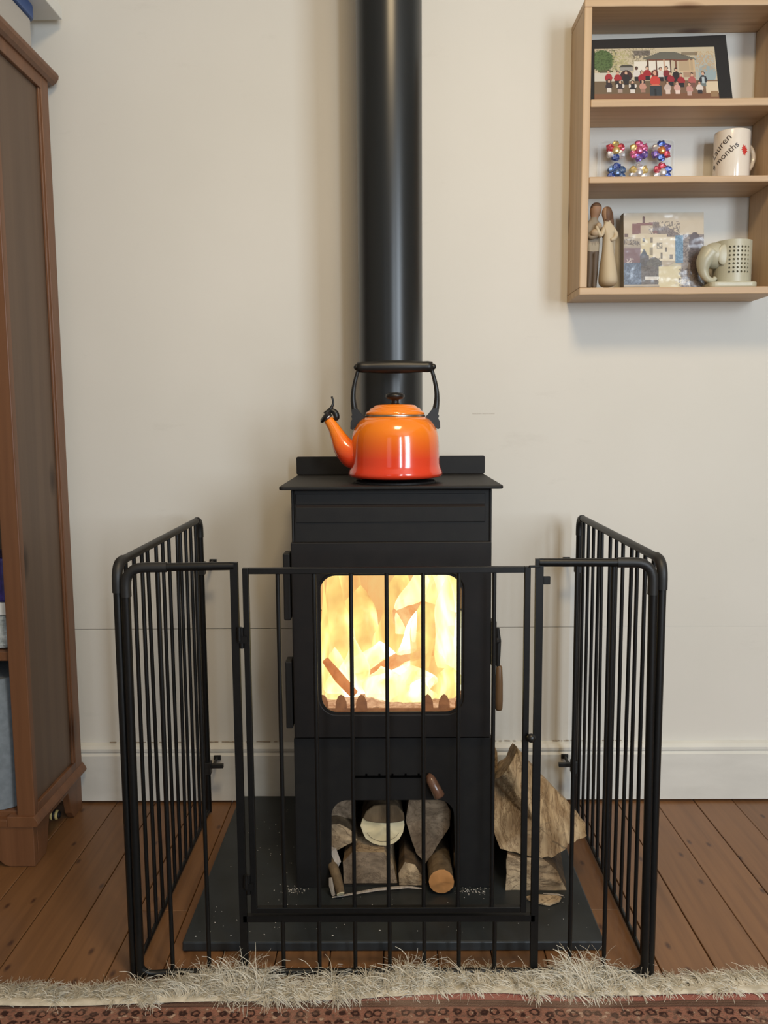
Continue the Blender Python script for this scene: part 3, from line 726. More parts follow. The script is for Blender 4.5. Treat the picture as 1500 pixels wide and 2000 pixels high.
# front panel
XL, XR = -.4505, .4430; PLx, PRx = -.2680, .2530
fr = MB()
fr.tube(bend([(XL-.004, GY-.012, .004), (XL, GY-.012, GH-.002), (PLx, GY, GH-.002)], .030), PR, 8)
fr.tube(bend([(XR+.006, GY-.012, .004), (XR, GY-.012, GH+.002), (PRx, GY, GH+.001)], .030), PR, 8)
fr.box(PLx-.0065, PLx+.0065, GY-.005, GY+.005, .004, GH+.0045); fr.box(PRx-.0065, PRx+.0065, GY-.005, GY+.005, .004, GH+.0075)
fr.tube(bend([(XL-.004, GY-.012, .03), (XL-.002, GY-.012, .0085), (-.40, GY-.004, .0085), (.40, GY-.004, .0085), (XR+.004, GY-.012, .0085), (XR+.006, GY-.012, .03)], .025), .006, 8)
fr.box(PLx, PRx, GY-.005, GY+.005, .104, .1155)
fp_ = sharp(fr.build('front_panel', MT['iron'], fg, smooth=True), 50)
sleeve((XL, GY-.012, GH-.002), (1, .05, 0), (0, 0, -1), fp_, .0088, .07, .05); sleeve((XR, GY-.012, GH+.002), (-1, .05, 0), (0, 0, -1), fp_, .0088, .06, .055)
for x in (-.3975, -.3315): bar(x, GY-.004, .0085, GH-.004, fp_)
for x in (.3165, .3780): bar(x, GY-.004, .0085, GH-.004, fp_)
for x in (-.1975, -.1325, -.0680, -.0060, .0560, .1180, .1820): bar(x, GY-.002, .0085, .106, fp_)
# gate
gx0, gx1, gz0, gz1 = -.2535, .2380, .1205, .7465
gt = MB(); w_ = .0052
gt.box(gx0, gx0+2*w_, GY-w_, GY+w_, gz0, gz1); gt.box(gx1-2*w_, gx1, GY-w_, GY+w_, gz0, gz1)
gt.box(gx0+2*w_, gx1-2*w_, GY-w_, GY+w_, gz0, gz0+2*w_); gt.box(gx0+2*w_, gx1-2*w_, GY-w_, GY+w_, gz1-2*w_, gz1)
gt.box(gx1-.004, PRx, GY-.009, GY-.006, gz1-.001, gz1+.003)
gate = gt.build('gate', MT['iron'], fg, bevel=.001)
for x in (-.1935, -.1315, -.0685, -.0075, .0550, .1160, .1765): bar(x, GY, gz0+2*w_-.001, gz1-2*w_+.001, gate)
for z in (.625, .175):
    hb = MB().tube([(-.2575, GY-.004, z-.018), (-.2575, GY-.004, z+.018)], .0042, 10); hb.tube([(-.2605, GY-.008, z-.004), (-.2605, GY-.008, z+.020)], .0042, 8); hb.box(-.262, -.247, GY-.010, GY-.006, z-.008, z+.004)
    sharp(hb.build('hinge', MT['iron'], gate, smooth=True), 50)
MB().ball((.2405, GY-.014, .448), .0078, 16, 10).build('latch_knob', MT['blackpl'], gate, smooth=True)
MB().tube([(.2405, GY-.008, .448), (.2405, GY-.004, .448)], .003, 8).build('latch_stem', MT['iron'], gate)
MB().box(.2597, .272, GY-.002, GY+.003, .715, .729).build('latch_catch', MT['iron'], gate, bevel=.001)

# ------------------------------------------------------------------ rug
def rugmat():
    m = M('patterned_rug_pile', (.3, .1, .08, 1), .95, spec=.1); t = m.new('ShaderNodeTexCoord'); s = m.new('ShaderNodeSeparateXYZ'); m.link(t.outputs['Object'], s.inputs[0])
    n0 = m.noise(m.coord((6, 30, 1)), 1.5, 3); wv = m.new('ShaderNodeMath', operation='MULTIPLY_ADD'); m.link(n0, wv.inputs[0]); wv.inputs[1].default_value = .006; m.link(s.outputs[1], wv.inputs[2])
    mr = m.new('ShaderNodeMapRange'); mr.inputs['From Min'].default_value = 0; mr.inputs['From Max'].default_value = -.5; m.link(wv.outputs[0], mr.inputs[0])
    pink, brown, dk, navy, cream = srgb(162, 104, 94), srgb(118, 92, 78), srgb(82, 62, 54), srgb(46, 50, 56), srgb(196, 186, 168)
    base = m.ramp(mr.outputs[0], [(0, cream), (.028, cream), (.032, pink), (.066, pink), (.07, dk), (.076, brown), (.084, dk), (.088, brown), (.098, dk), (.102, srgb(140, 98, 84)), (.175, srgb(134, 92, 80)), (.18, dk), (.19, navy)])
    r = m.n[-1] if False else None
    vo = m.new('ShaderNodeTexVoronoi', feature='F1'); vo.inputs['Scale'].default_value = 1; vo.inputs['Randomness'].default_value = .35
    dn = m.new('ShaderNodeTexNoise'); dn.inputs['Scale'].default_value = 1; dn.inputs['Detail'].default_value = 4; m.link(m.coord((150, 150, 1)), dn.inputs['Vector'])
    dm = m.new('ShaderNodeVectorMath', operation='MULTIPLY_ADD'); m.link(dn.outputs['Color'], dm.inputs[0]); dm.inputs[1].default_value = (.55, .55, .0); m.link(m.coord((46, 46, 1)), dm.inputs[2]); m.link(dm.outputs[0], vo.inputs['Vector'])
    ringm = m.ramp(vo.outputs['Distance'], [(.18, (0, 0, 0)), (.26, (1, 1, 1)), (.36, (1, 1, 1)), (.44, (0, 0, 0))])
    blot = m.noise(m.coord((60, 60, 1)), 1.2, 3)
    flor = m.mix(ringm, m.ramp(blot, [(.38, srgb(112, 86, 74)), (.5, srgb(150, 104, 88)), (.6, srgb(132, 100, 84)), (.68, srgb(186, 158, 138))]), srgb(62, 42, 38))
    band = m.ramp(mr.outputs[0], [(.103, (0, 0, 0)), (.105, (1, 1, 1)), (.172, (1, 1, 1)), (.174, (0, 0, 0))])
    c = m.mix(band, base, flor)
    nav = m.ramp(mr.outputs[0], [(.185, (0, 0, 0)), (.19, (1, 1, 1))])
    c = m.mix(nav, c, m.ramp(blot, [(.45, navy), (.6, srgb(70, 66, 66)), (.7, srgb(140, 130, 120))]))
    st_ = m.noise(m.coord((4, 12, 1)), 1.0, 4); c = m.mix(m.ramp(st_, [(.5, (0, 0, 0)), (.75, (.45, .45, .45))]), c, srgb(176, 150, 132))
    m.color(c); m.bump(m.noise(m.coord((1, 1, 1)), 500, 2), .7, .003); return m
MT['rug'] = rugmat()
rug = tag(empty('rug', (0, -.722, 0.001)), 'red and brown patterned rug with shaggy cream fringe in front of the fireguard', 'rug')
rm = MB(); nx, ny = 130, 44; vs = []
def edge(x): return -.019+.022*x+.006*math.sin(x*5+1)+.004*math.sin(x*13)+ (.006 if x < -.4 else 0)*min(1, (-x-.4)*4)
for j in range(ny+1):
    for i in range(nx+1):
        x = -1.25+2.6*i/nx; d = (j/ny)**1.6*1.25
        z = (.0015 if j == 0 else .007+.003*noise.noise(Vector((x*4, d*6, 0)))+.0012*noise.noise(Vector((x*25, d*25, 4))))
        vs.append((x, edge(x)*(1-min(1, d))-d, z))
rm.add(vs, [(j*(nx+1)+i, j*(nx+1)+i+1, (j+1)*(nx+1)+i+1, (j+1)*(nx+1)+i) for j in range(ny) for i in range(nx)])
bb = len(rm.v)
rp = rm.build('rug_pile', MT['rug'], None, smooth=True); rp.parent = rug
# fringe strands
MT['fringe'] = noisy('wool_fringe', srgb(196, 189, 172), srgb(226, 219, 203), ns=60, rough=.9, spec=.1)
V = []; Fc = []
def strand(p0, d, L, r, sag, curl, n=7):
    p = np.array(p0, float); d = np.array(d, float); d /= np.linalg.norm(d)
    base = len(V); pts = []
    c1, c2 = rng.normal(0, curl, 2)
    for i in range(n+1):
        pts.append(p.copy()); p = p+d*L/n
        d = d+np.array([c1+rng.normal(0, .12), c2*.6+rng.normal(0, .12), -sag/n+rng.normal(0, .08)]); d /= np.linalg.norm(d)
        if p[2] < .0015: p[2] = .0015; d[2] = abs(d[2])*.3
    for i, q in enumerate(pts):
        rr_ = r*(1-.6*i/n)
        for k in range(3):
            a = k*2.0944; V.append((q[0]+rr_*math.cos(a), q[1]+rr_*math.sin(a)*.7, q[2]+rr_*math.sin(a+.9)))
    for i in range(n):
        for k in range(3): a = base+i*3+k; b_ = base+i*3+(k+1) % 3; Fc.append((a, b_, b_+3, a+3))
x = -.95
while x < .98:
    up = 0; inside = -.46 < x < .44
    e = edge(x)-.004
    if inside:
        big = math.sin(x*19+1.3)+.6*math.sin(x*43)+rng.normal(0, .5)
        if -.36 < x < -.18 or .2 < x < .40: big += .8
        up = max(0, big)*.40
    for c_ in range(2):                      # clumps of strands that keep together
        dirx = rng.normal(0, .55); cy_ = rng.uniform(-.2, .2); back = rng.random() < (.20 if inside else .10)
        L0 = (rng.uniform(.056, .074) if inside else rng.uniform(.046, .062))+.014*up; cz_ = (.50+up*rng.uniform(.6, 1.1)) if inside else rng.uniform(.15, .4)
        sg0 = rng.uniform(1.0, 2.2); cv_ = rng.normal(0, .16); jx = rng.normal(0, .003); jy = rng.uniform(-.006, .016)
        for k in range(17):
            if back: dv = (dirx*1.2+rng.normal(0, .25), -.55+rng.normal(0, .2), .75); L = L0*.75; sg = 3.0
            else: dv = (dirx+rng.normal(0, .11), 1.0+cy_, (cz_+rng.normal(0, .07))*.85); L = L0*rng.uniform(.8, 1.1); sg = sg0
            strand((x+jx+rng.normal(0, .0022), e+jy+rng.normal(0, .004), .0035+rng.uniform(0, .003)), dv, L, rng.uniform(.0004, .0009), sg, abs(cv_)+.09)
    x += .0052
me = bpy.data.meshes.new('fringe'); me.from_pydata(V, [], Fc); me.materials.append(MT['fringe'].m); me.update()
fo = bpy.data.objects.new('fringe', me); col.objects.link(fo); fo.parent = rug; fo['kind'] = 'stuff'; fo['label'] = 'tangled cream wool fringe along the edge of the rug'
sv = MB(); n = 120; vs = []
for i in range(n+1):
    x = -1.2+2.5*i/n; e = edge(x)
    for (dy, z) in ((-.016, .0098), (-.008, .0102), (.004, .0085), (.012, .003)): vs.append((x, e+dy, z+.001*noise.noise(Vector((x*30, dy*100, 0)))))
sv.add(vs, [(i*4+k, i*4+k+1, (i+1)*4+k+1, (i+1)*4+k) for i in range(n) for k in range(3)])
so = sv.build('selvedge', MT['fringe'], None, smooth=True); so.parent = rug; so['label'] = 'flat cream woven band between fringe and pile'

# ------------------------------------------------------------------ cabinet (open bookcase)
cx1 = -.800; cx0 = -1.62; cyf = -.312; cyb = -.028; cw = .021
cb_ = tag(empty('bookcase', (cx1-.4, -.17, 0)), 'tall brown stained pine bookcase at left, side panel facing the stove', 'bookcase')
def cp_(mb, name, mat='cab', bevel=.0015): return mb.build(name, MT[mat], cb_, bevel=bevel)
side = cp_(MB().box(cx1-.018, cx1-.009, cyf+.02, cyb-.005, .112, 1.79), 'side_panel', 'cabpanel', 0)
cp_(MB().box(cx1-.040, cx1, cyf, cyf+.020, .10, 1.79), 'front_stile', bevel=.002)
o = MB().box(cx1-.009, cx1, cyb-.040, cyb, .112, 1.79); o.box(cx1-.009, cx1-.003, cyb-.048, cyb-.040, .13, 1.78); cp_(o, 'rear_stile')
cp_(MB().box(cx1-.009, cx1, cyf+.02, cyb-.040, .112, .140), 'bottom_rail')
cp_(MB().box(cx1-.009, cx1, cyf+.02, cyb-.040, 1.76, 1.79), 'top_rail')
cp_(MB().box(cx0, cx0+.018, cyf, cyb, .0, 1.79), 'far_side')
cp_(MB().box(cx0, cx1-.018, cyb-.006, cyb, .10, 1.79), 'back_board', 'cabpanel', 0)
cp_(MB().prism([(cx1-.05, 1.789), (cx1+.004, 1.789), (cx1+.012, 1.794), (cx1+.018, 1.803), (cx1+.019, 1.810), (cx1+.016, 1.8155), (cx1-.05, 1.8155)], cyf-.022, -.0065), 'cornice', bevel=.001)
cp_(MB().box(cx0-.015, cx1-.0501, cyf-.022, -.0065, 1.789, 1.8155), 'top_board')
cp_(MB().prism([(cx1-.06, .096), (cx1+.006, .096), (cx1+.010, .102), (cx1+.008, .108), (cx1+.0005, .120), (cx1-.06, .120)], cyf-.008, cyb+.006), 'plinth_rail', bevel=.001)
cp_(MB().box(cx0, cx1-.0601, cyf-.008, cyb, .096, .112), 'plinth_board')
cp_(MB().prism([(cx1-.115, .0955), (cx1-.115, .06), (cx1-.102, .035), (cx1-.085, .016), (cx1-.072, .004), (cx1-.060, .001), (cx1-.004, .001), (cx1-.004, .0955)], cyf-.004, cyf+.016), 'bracket_foot')
cp_(MB().prism([(cyf+.0165, .0955), (cyf+.0165, .001), (cyf+.055, .001), (cyf+.068, .02), (cyf+.073, .05), (cyf+.085, .078), (cyb-.088, .078), (cyb-.078, .05), (cyb-.07, .02), (cyb-.055, .001), (cyb, .001), (cyb, .0955)], cx1-.022, cx1-.004, axis='x'), 'side_foot')
for z in (.125, .492, .85, 1.2, 1.5): cp_(MB().box(cx0+.019, cx1-.019, cyf+.012, cyb-.007, z-.02, z), 'shelf')
# things in the bookcase seen at the frame edge
MT['binf'] = noisy('grey_fabric', srgb(112, 120, 126), srgb(124, 132, 138), ns=80, rough=.8)
bn = MB(); pr = []
for i in range(9):
    t = i/8; z = .1265+.30*t
    pr.append((z, .012*math.sin(t*math.pi)+ (0 if t < .95 else -.012)))
vs = []
for z, b in pr:
    for (x, y) in plan(-1.12-b, -.846+b*.35, -.300-b*.3, -.06, .05): vs.append((x, y, z))
m_ = 20
bn.add(vs, [(i*m_+k, i*m_+(k+1) % m_, (i+1)*m_+(k+1) % m_, (i+1)*m_+k) for i in range(8) for k in range(m_)]+[tuple(range(m_-1, -1, -1)), tuple(8*m_+k for k in range(m_))])
tag(sharp(bn.build('storage_bin', MT['binf'], None, smooth=True, origin=(-.98, -.18, .28)), 50), 'grey rounded storage bin on the bottom shelf of the bookcase', 'bin')
MT['navy'] = noisy('blue_purple_plastic', srgb(36, 34, 92), srgb(60, 48, 130), ns=60, rough=.3)
MT['paper'] = M('white_paper', srgb(225, 225, 220), .6); MT['tubblue'] = M('blue_lid', srgb(52, 84, 140), .35)
MT['tub'] = M('grey_translucent_tub', srgb(178, 174, 168), .35); MT['bagm'] = noisy('crumpled_bag', srgb(130, 140, 140), srgb(205, 210, 208), ns=40, rough=.25, bump=1, bd=.01)
t = empty('toy_box', (-.93, -.22, .492)); tag(t, 'dark blue packet with white label on the bookcase middle shelf', 'packet')
bx = MB().box(-1.0, -.850, -.285, -.16, .600, .70); bx.build('packet_body', MT['navy'], t, bevel=.006)
MB().box(-.995, -.848, -.286, -.158, .572, .5995).build('white_label', MT['paper'], t, bevel=.001)
MB().box(-1.0, -.851, -.284, -.16, .4935, .5715).build('packet_base', MT['bagm'], t, bevel=.01)
# on top of the bookcase
t = empty('storage_tub', (-.92, -.2, 1.816)); tag(t, 'pale grey storage tub with blue lid on top of the bookcase', 'tub')
MB().prism(plan(-1.1, -.808, -.29, -.075, .02), 1.8162, 1.902, axis='z').build('tub_body', MT['tub'], t, bevel=.004)
MB().prism(plan(-1.106, -.802, -.296, -.069, .022), 1.9022, 1.934, axis='z').build('tub_lid', MT['tubblue'], t, bevel=.004)
tag(MB().box(-1.1, -.765, -.20, -.01, 1.9345, 1.965).build('paper_stack', MT['paper'], None, bevel=.002, origin=(-.93, -.1, 1.94)), 'white paper stack lying on the blue-lidded tub at top left', 'papers')
# bumblebee coloured toy under the bookcase
MT['yel'] = M('toy_yellow', srgb(214, 190, 120), .6); MT['blk'] = M('toy_black', srgb(22, 20, 20), .6)
ty = empty('striped_toy', (-.850, -.098, .002)); tag(ty, 'small black and cream striped ball toy under the bookcase', 'toy')
for i in range(6):
    a0, a1 = -.019+i*.00633, -.019+(i+1)*.00633
    f = lambda q: math.sqrt(max(1e-7, .019**2-q*q))*.72
    MB().tube([(-.850+a0, -.098, .0150), (-.850+(a0+a1)/2, -.098, .0150), (-.850+a1, -.098, .0150)], [max(.001, f(a0)), f((a0+a1)/2), max(.001, f(a1))], 12).build('stripe', MT['blk' if i % 2 else 'yel'], ty, smooth=True)

# ------------------------------------------------------------------ wall shelf
ws = tag(empty('wall_shelf', (.66, -.05, 1.277)), 'pale pine box shelf unit on the wall at upper right', 'shelf')
sx0, sx1, syf, syb = .437, .8920, -.120, WY-.0005
def wp(mb, name, mat, bevel=.002): return mb.build(name, MT[mat], ws, bevel=bevel)
def wav(x0, x1, z0, z1, sd):
    """board with a slightly wavy lower front edge"""
    mb = MB(); n = 24; vs = []
    for i in range(n+1):
        x = x0+(x1-x0)*i/n; w = .0012*noise.noise(Vector((x*14, sd, 0)))
        vs += [(x, syf, z0+w), (x, syf, z1+w*.4), (x, syb, z1), (x, syb, z0)]
    mb.add(vs, [(i*4+k, i*4+(k+1) % 4, (i+1)*4+(k+1) % 4, (i+1)*4+k) for i in range(n) for k in range(4)]+[(3, 2, 1, 0), tuple(n*4+k for k in range(4))]); return mb
wp(MB().box(sx0, sx0+.0175, syf, syb, 1.2935, 1.9005), 'side_board', 'pinev')
wp(MB().box(sx1-.0175, sx1, syf, syb, 1.2935, 1.9005), 'side_board', 'pinev')
wp(wav(sx0, sx1, 1.2768, 1.2932, 1), 'bottom_board', 'pine'); wp(wav(sx0, sx1, 1.9008, 1.9175, 2), 'top_board', 'pine')
wp(wav(sx0+.0178, sx1-.0178, 1.5240, 1.5385, 3), 'shelf', 'pine'); wp(wav(sx0+.0178, sx1-.0178, 1.6885, 1.7055, 4), 'shelf', 'pine')
# --- raster pictures made of coloured quads
def paint(w, h, bg):
    A = np.zeros((h, w, 3)); A[:] = srgb(*bg)[:3]; return A
class Pt:
    def __init__(s, w, h, x0, x1, y0, y1, bg):
        s.A = paint(w, h, bg); s.X = x0+(np.arange(w)+.5)/w*(x1-x0); s.Y = y0+(np.arange(h)+.5)/h*(y1-y0); s.XX, s.YY = np.meshgrid(s.X, s.Y)
    def r(s, x0, y0, x1, y1, c, a=1): s._(((s.XX >= x0) & (s.XX <= x1) & (s.YY >= y0) & (s.YY <= y1)), c, a)
    def e(s, cx, cy, rx, ry, c, a=1): s._((((s.XX-cx)/rx)**2+((s.YY-cy)/ry)**2 <= 1), c, a)
    def tri(s, pts, c, a=1):
        m = np.ones_like(s.XX, bool); n = len(pts); cs = []
        for i in range(n):
            (xa, ya), (xb, yb) = pts[i], pts[(i+1) % n]; cs.append((xb-xa)*(s.YY-ya)-(yb-ya)*(s.XX-xa))
        s._(np.all(np.array(cs) >= 0, 0) | np.all(np.array(cs) <= 0, 0), c, a)
    def _(s, m, c, a): s.A[m] = s.A[m]*(1-a)+np.array(srgb(*c)[:3])*a
    def speck(s, x0, y0, x1, y1, c, amt, seed):
        g = np.random.default_rng(seed).random(s.XX.shape); g = (g+np.roll(g, 1, 0)+np.roll(g, 1, 1)+np.roll(g, (1, 1), (0, 1)))/4
        s._((g < amt) & (s.XX >= x0) & (s.XX <= x1) & (s.YY >= y0) & (s.YY <= y1), c, .75)
def picture(name, A, fn, mat, parent):
    h, w, _ = A.shape; vs = [fn(i/w, j/h) for j in range(h+1) for i in range(w+1)]
    fs = [(j*(w+1)+i, (j+1)*(w+1)+i, (j+1)*(w+1)+i+1, j*(w+1)+i+1) for j in range(h) for i in range(w)]
    me = bpy.data.meshes.new(name); me.from_pydata(vs, [], fs); me.materials.append(MT[mat].m)
    ca = me.color_attributes.new('Col', 'FLOAT_COLOR', 'CORNER'); c = np.ones((h*w, 4, 4)); c[:, :, :3] = A.reshape(-1, 1, 3)
    ca.data.foreach_set('color', c.reshape(-1)); me.update(); o = bpy.data.objects.new(name, me); col.objects.link(o)
    o.parent = parent; o.location = -parent_world(parent); return o
p = Pt(190, 84, 70, 1305, 165, 700, (196, 184, 158))
p.speck(70, 165, 700, 330, (150, 140, 108), .42, 1); p.e(150, 290, 120, 110, (84, 108, 62)); p.speck(70, 180, 300, 400, (54, 74, 38), .47, 2); p.speck(250, 190, 420, 400, (176, 170, 120), .5, 12)
p.r(470, 190, 640, 240, (120, 112, 104)); p.speck(460, 190, 640, 300, (92, 84, 76), .46, 3)
p.r(1090, 250, 1290, 520, (176, 178, 170)); p.e(1210, 440, 90, 90, (150, 166, 170)); p.speck(1100, 210, 1290, 420, (190, 160, 120), .5, 4)
p.r(70, 420, 450, 520, (200, 196, 184)); p.e(180, 405, 80, 16, (86, 88, 56)); p.e(395, 360, 70, 26, (70, 68, 62)); p.r(330, 365, 460, 400, (150, 148, 144))
p.r(470, 308, 840, 410, (226, 220, 208)); p.r(930, 280, 1080, 410, (182, 160, 130))
p.tri([(560, 275), (740, 210), (900, 212), (1120, 290), (1110, 298), (600, 285)], (104, 102, 92)); p.tri([(600, 285), (1110, 292), (1010, 303), (640, 300)], (116, 66, 50)); p.r(960, 218, 1120, 250, (96, 80, 60), .7)
for x_, c_ in ((612, (92, 66, 50)), (700, (96, 66, 50)), (778, (190, 150, 122)), (845, (92, 58, 44)), (900, (120, 80, 60)), (1040, (196, 170, 134)), (1082, (200, 174, 138))): p.r(x_-8, 285, x_+8, 420, c_)
p.r(920, 405, 1090, 420, (206, 180, 148)); p.r(970, 420, 1090, 480, (170, 140, 116))
p.r(70, 510, 700, 700, (108, 90, 68)); p.r(700, 510, 1305, 700, (120, 92, 70)); p.r(70, 640, 1305, 700, (124, 84, 58)); p.r(1180, 520, 1305, 640, (214, 196, 168)); p.r(1230, 625, 1300, 680, (150, 120, 86))
def kid(x_, y_, top, low, skin=(206, 166, 142), hair=(60, 42, 34), s_=1.0):
    p.e(x_, y_-3, 17*s_, 20*s_, hair); p.e(x_, y_+4, 13*s_, 17*s_, skin); p.e(x_, y_+62*s_, 38*s_, 44*s_, top); p.r(x_-26*s_, y_+85*s_, x_+26*s_, y_+130*s_, low)
RED, BLKc, WHT = (160, 34, 44), (36, 32, 36), (214, 208, 202)
p.e(390, 455, 62, 60, (60, 34, 38))
for a in ((497, 378, WHT, BLKc, (90, 60, 48)), (603, 375, RED, BLKc), (738, 388, WHT, BLKc), (800, 380, (130, 40, 46), BLKc), (893, 398, (40, 30, 32), BLKc), (212, 412, RED, BLKc), (305, 418, RED, BLKc), (390, 420, BLKc, BLKc), (548, 420, RED, BLKc), (836, 436, (150, 40, 50), BLKc), (940, 452, (156, 44, 50), BLKc), (1050, 450, (172, 92, 88), (120, 80, 70)), (1163, 440, (44, 46, 54), (110, 120, 120))): kid(*a)
p.r(1150, 475, 1178, 540, (176, 190, 196))
for a in ((215, 505, (46, 34, 40), WHT), (328, 515, (50, 42, 50), (170, 150, 140)), (452, 520, (34, 32, 38), WHT), (553, 515, (190, 140, 124), (160, 120, 104)), (800, 530, (196, 178, 170), (214, 196, 186)), (897, 532, (206, 160, 150), (226, 206, 196)), (1018, 548, (190, 140, 130), (190, 160, 150)), (1120, 535, (216, 204, 196), (44, 40, 46))): kid(*a, s_=.9)
for x_ in (328, 452): p.e(x_-30, 560, 10, 22, WHT); p.e(x_+30, 560, 10, 22, WHT)
p.e(680, 440, 36, 46, (96, 42, 34)); p.e(680, 430, 17, 24, (214, 164, 140)); p.e(678, 512, 52, 52, (198, 66, 56)); p.e(678, 560, 48, 16, (206, 120, 96)); p.r(620, 560, 738, 668, (50, 56, 62)); p.r(665, 590, 690, 668, (30, 32, 36))
pf = tag(empty('photo_frame', (.62, -.05, 1.7058)), 'class photograph in a black frame on the upper shelf', 'photo frame')
C0 = [(.4585, 1.7064), (.8005, 1.7064), (.7805, 1.8725), (.4585, 1.8637)]
def fy(z): return -.056+(z-1.7058)*.08
mb = MB(); vs = [(x, fy(z), z) for x, z in C0]+[(x, fy(z)+.012, z) for x, z in C0]
mb.add(vs, [(0, 1, 2, 3), (7, 6, 5, 4), (0, 4, 5, 1), (1, 5, 6, 2), (2, 6, 7, 3), (3, 7, 4, 0)])
MT['blackcard'] = M('black_card', srgb(24, 22, 22), .7)
mb.build('frame', MT['blackcard'], pf, bevel=.001)
def ph(u, v):
    z0, z1 = 1.7280, 1.8425+.0025*u; xl = .478+(.4735-.478)*v*0; xr = .7535+(.7665-.7535)*v
    z = z1+(z0-z1)*v; return (xl+(xr-xl)*u, fy(z)-.0012, z)
picture('photo_print', p.A, ph, 'print', pf)['label'] = 'group photograph of schoolchildren in red tops before a gazebo'
# --- townscape canvas
p = Pt(124, 118, 365, 985, 135, 730, (198, 186, 166))
p.e(520, 190, 12, 30, (110, 84, 84)); p.tri([(430, 215), (620, 205), (640, 290), (430, 295)], (132, 96, 96)); p.r(495, 230, 590, 290, (190, 176, 156)); p.r(590, 210, 640, 270, (128, 116, 112)); p.tri([(640, 245), (700, 240), (800, 300), (800, 330), (620, 330)], (136, 126, 124)); p.speck(560, 200, 800, 320, (100, 92, 94), .45, 5)
p.r(372, 292, 398, 325, (112, 92, 90)); p.r(365, 318, 985, 730, (176, 164, 146)); p.r(440, 298, 700, 325, (204, 192, 168)); p.tri([(365, 330), (490, 350), (495, 385), (365, 375)], (110, 100, 94)); p.speck(365, 325, 500, 380, (176, 164, 146), .5, 6)
p.r(495, 325, 590, 470, (206, 194, 160)); p.r(590, 320, 760, 500, (216, 206, 184)); p.r(510, 325, 530, 355, (110, 104, 96)); p.r(568, 320, 588, 362, (130, 120, 108)); p.r(565, 395, 588, 460, (150, 140, 120))
p.speck(620, 360, 665, 405, (100, 98, 98), .55, 7); p.r(685, 395, 702, 435, (120, 112, 104)); p.r(648, 440, 664, 485, (120, 112, 104)); p.r(720, 455, 745, 490, (128, 120, 112))
p.r(765, 305, 825, 520, (92, 128, 158)); p.speck(765, 305, 825, 520, (120, 156, 184), .45, 8); p.r(825, 300, 985, 560, (142, 132, 128)); p.speck(825, 300, 985, 560, (90, 82, 86), .47, 9)
p.e(915, 360, 45, 75, (84, 70, 76)); p.r(870, 420, 985, 600, (92, 78, 78)); p.speck(860, 400, 985, 600, (60, 50, 52), .5, 10)
p.r(365, 400, 495, 520, (126, 102, 108)); p.r(365, 385, 500, 402, (160, 148, 136)); p.tri([(492, 460), (522, 405), (552, 460)], (76, 82, 92)); p.r(490, 458, 560, 560, (96, 94, 100)); p.speck(385, 480, 440, 520, (210, 200, 196), .5, 11)
p.r(365, 515, 500, 680, (84, 96, 116)); p.speck(365, 515, 500, 680, (104, 120, 144), .5, 12); p.e(600, 540, 62, 66, (104, 100, 94)); p.r(500, 540, 630, 690, (106, 100, 98)); p.speck(500, 480, 660, 690, (84, 80, 78), .48, 13); p.r(530, 620, 630, 642, (202, 198, 190))
p.r(635, 545, 810, 730, (206, 196, 162)); p.tri([(700, 545), (760, 515), (815, 545)], (188, 182, 160)); p.r(810, 520, 880, 730, (138, 128, 122)); p.speck(790, 560, 985, 730, (86, 78, 80), .5, 14); p.speck(760, 640, 985, 730, (196, 186, 170), .44, 15); p.r(880, 600, 985, 730, (70, 58, 60), .7)
p.r(365, 682, 640, 730, (150, 138, 122)); p.r(365, 682, 640, 690, (186, 176, 160))
for x_ in (388, 428, 468, 530, 568, 602): p.r(x_, 710, x_+22, 728, (78, 68, 62))
cv = tag(empty('canvas_print', (.64, -.07, 1.2935)), 'square townscape print in clear wrap on the bottom shelf', 'picture')
MT['cardedge'] = M('canvas_edge', srgb(150, 136, 116), .8)
CX0, CX1, CZ0, CZ1 = .5575, .7475, 1.2938, 1.4785
def cyf_(z): return -.052+(z-CZ0)*.10
mb = MB(); Cq = [(CX0, CZ0), (CX1+.002, CZ0), (CX1, CZ1), (CX0, CZ1)]
mb.add([(x, cyf_(z), z) for x, z in Cq]+[(x, cyf_(z)+.028, z) for x, z in Cq], [(0, 1, 2, 3), (7, 6, 5, 4), (0, 4, 5, 1), (1, 5, 6, 2), (2, 6, 7, 3), (3, 7, 4, 0)])
mb.build('canvas_block', MT['cardedge'], cv)
picture('townscape_print', p.A, lambda u, v: (CX0+.0006+(CX1-CX0-.0006)*u, cyf_(CZ1+(CZ0-CZ1)*v)-.0006, CZ1-.0004+(CZ0+.0006-CZ1)*v), 'canvas', cv)
mb = MB(); vs = []; n = 40
for j in range(n+1):
    for i in range(n+1):
        x = CX0-.0006+(CX1-CX0+.0012)*i/n; z = CZ0+(CZ1-CZ0)*j/n
        vs.append((x, cyf_(z)-.0022-.0010*abs(noise.noise(Vector((x*60, 0, z*60)))), z))
mb.add(vs, [(j*(n+1)+i, j*(n+1)+i+1, (j+1)*(n+1)+i+1, (j+1)*(n+1)+i) for j in range(n) for i in range(n)])
mb.build('clear_wrap', MT['wrap'], cv, smooth=True)
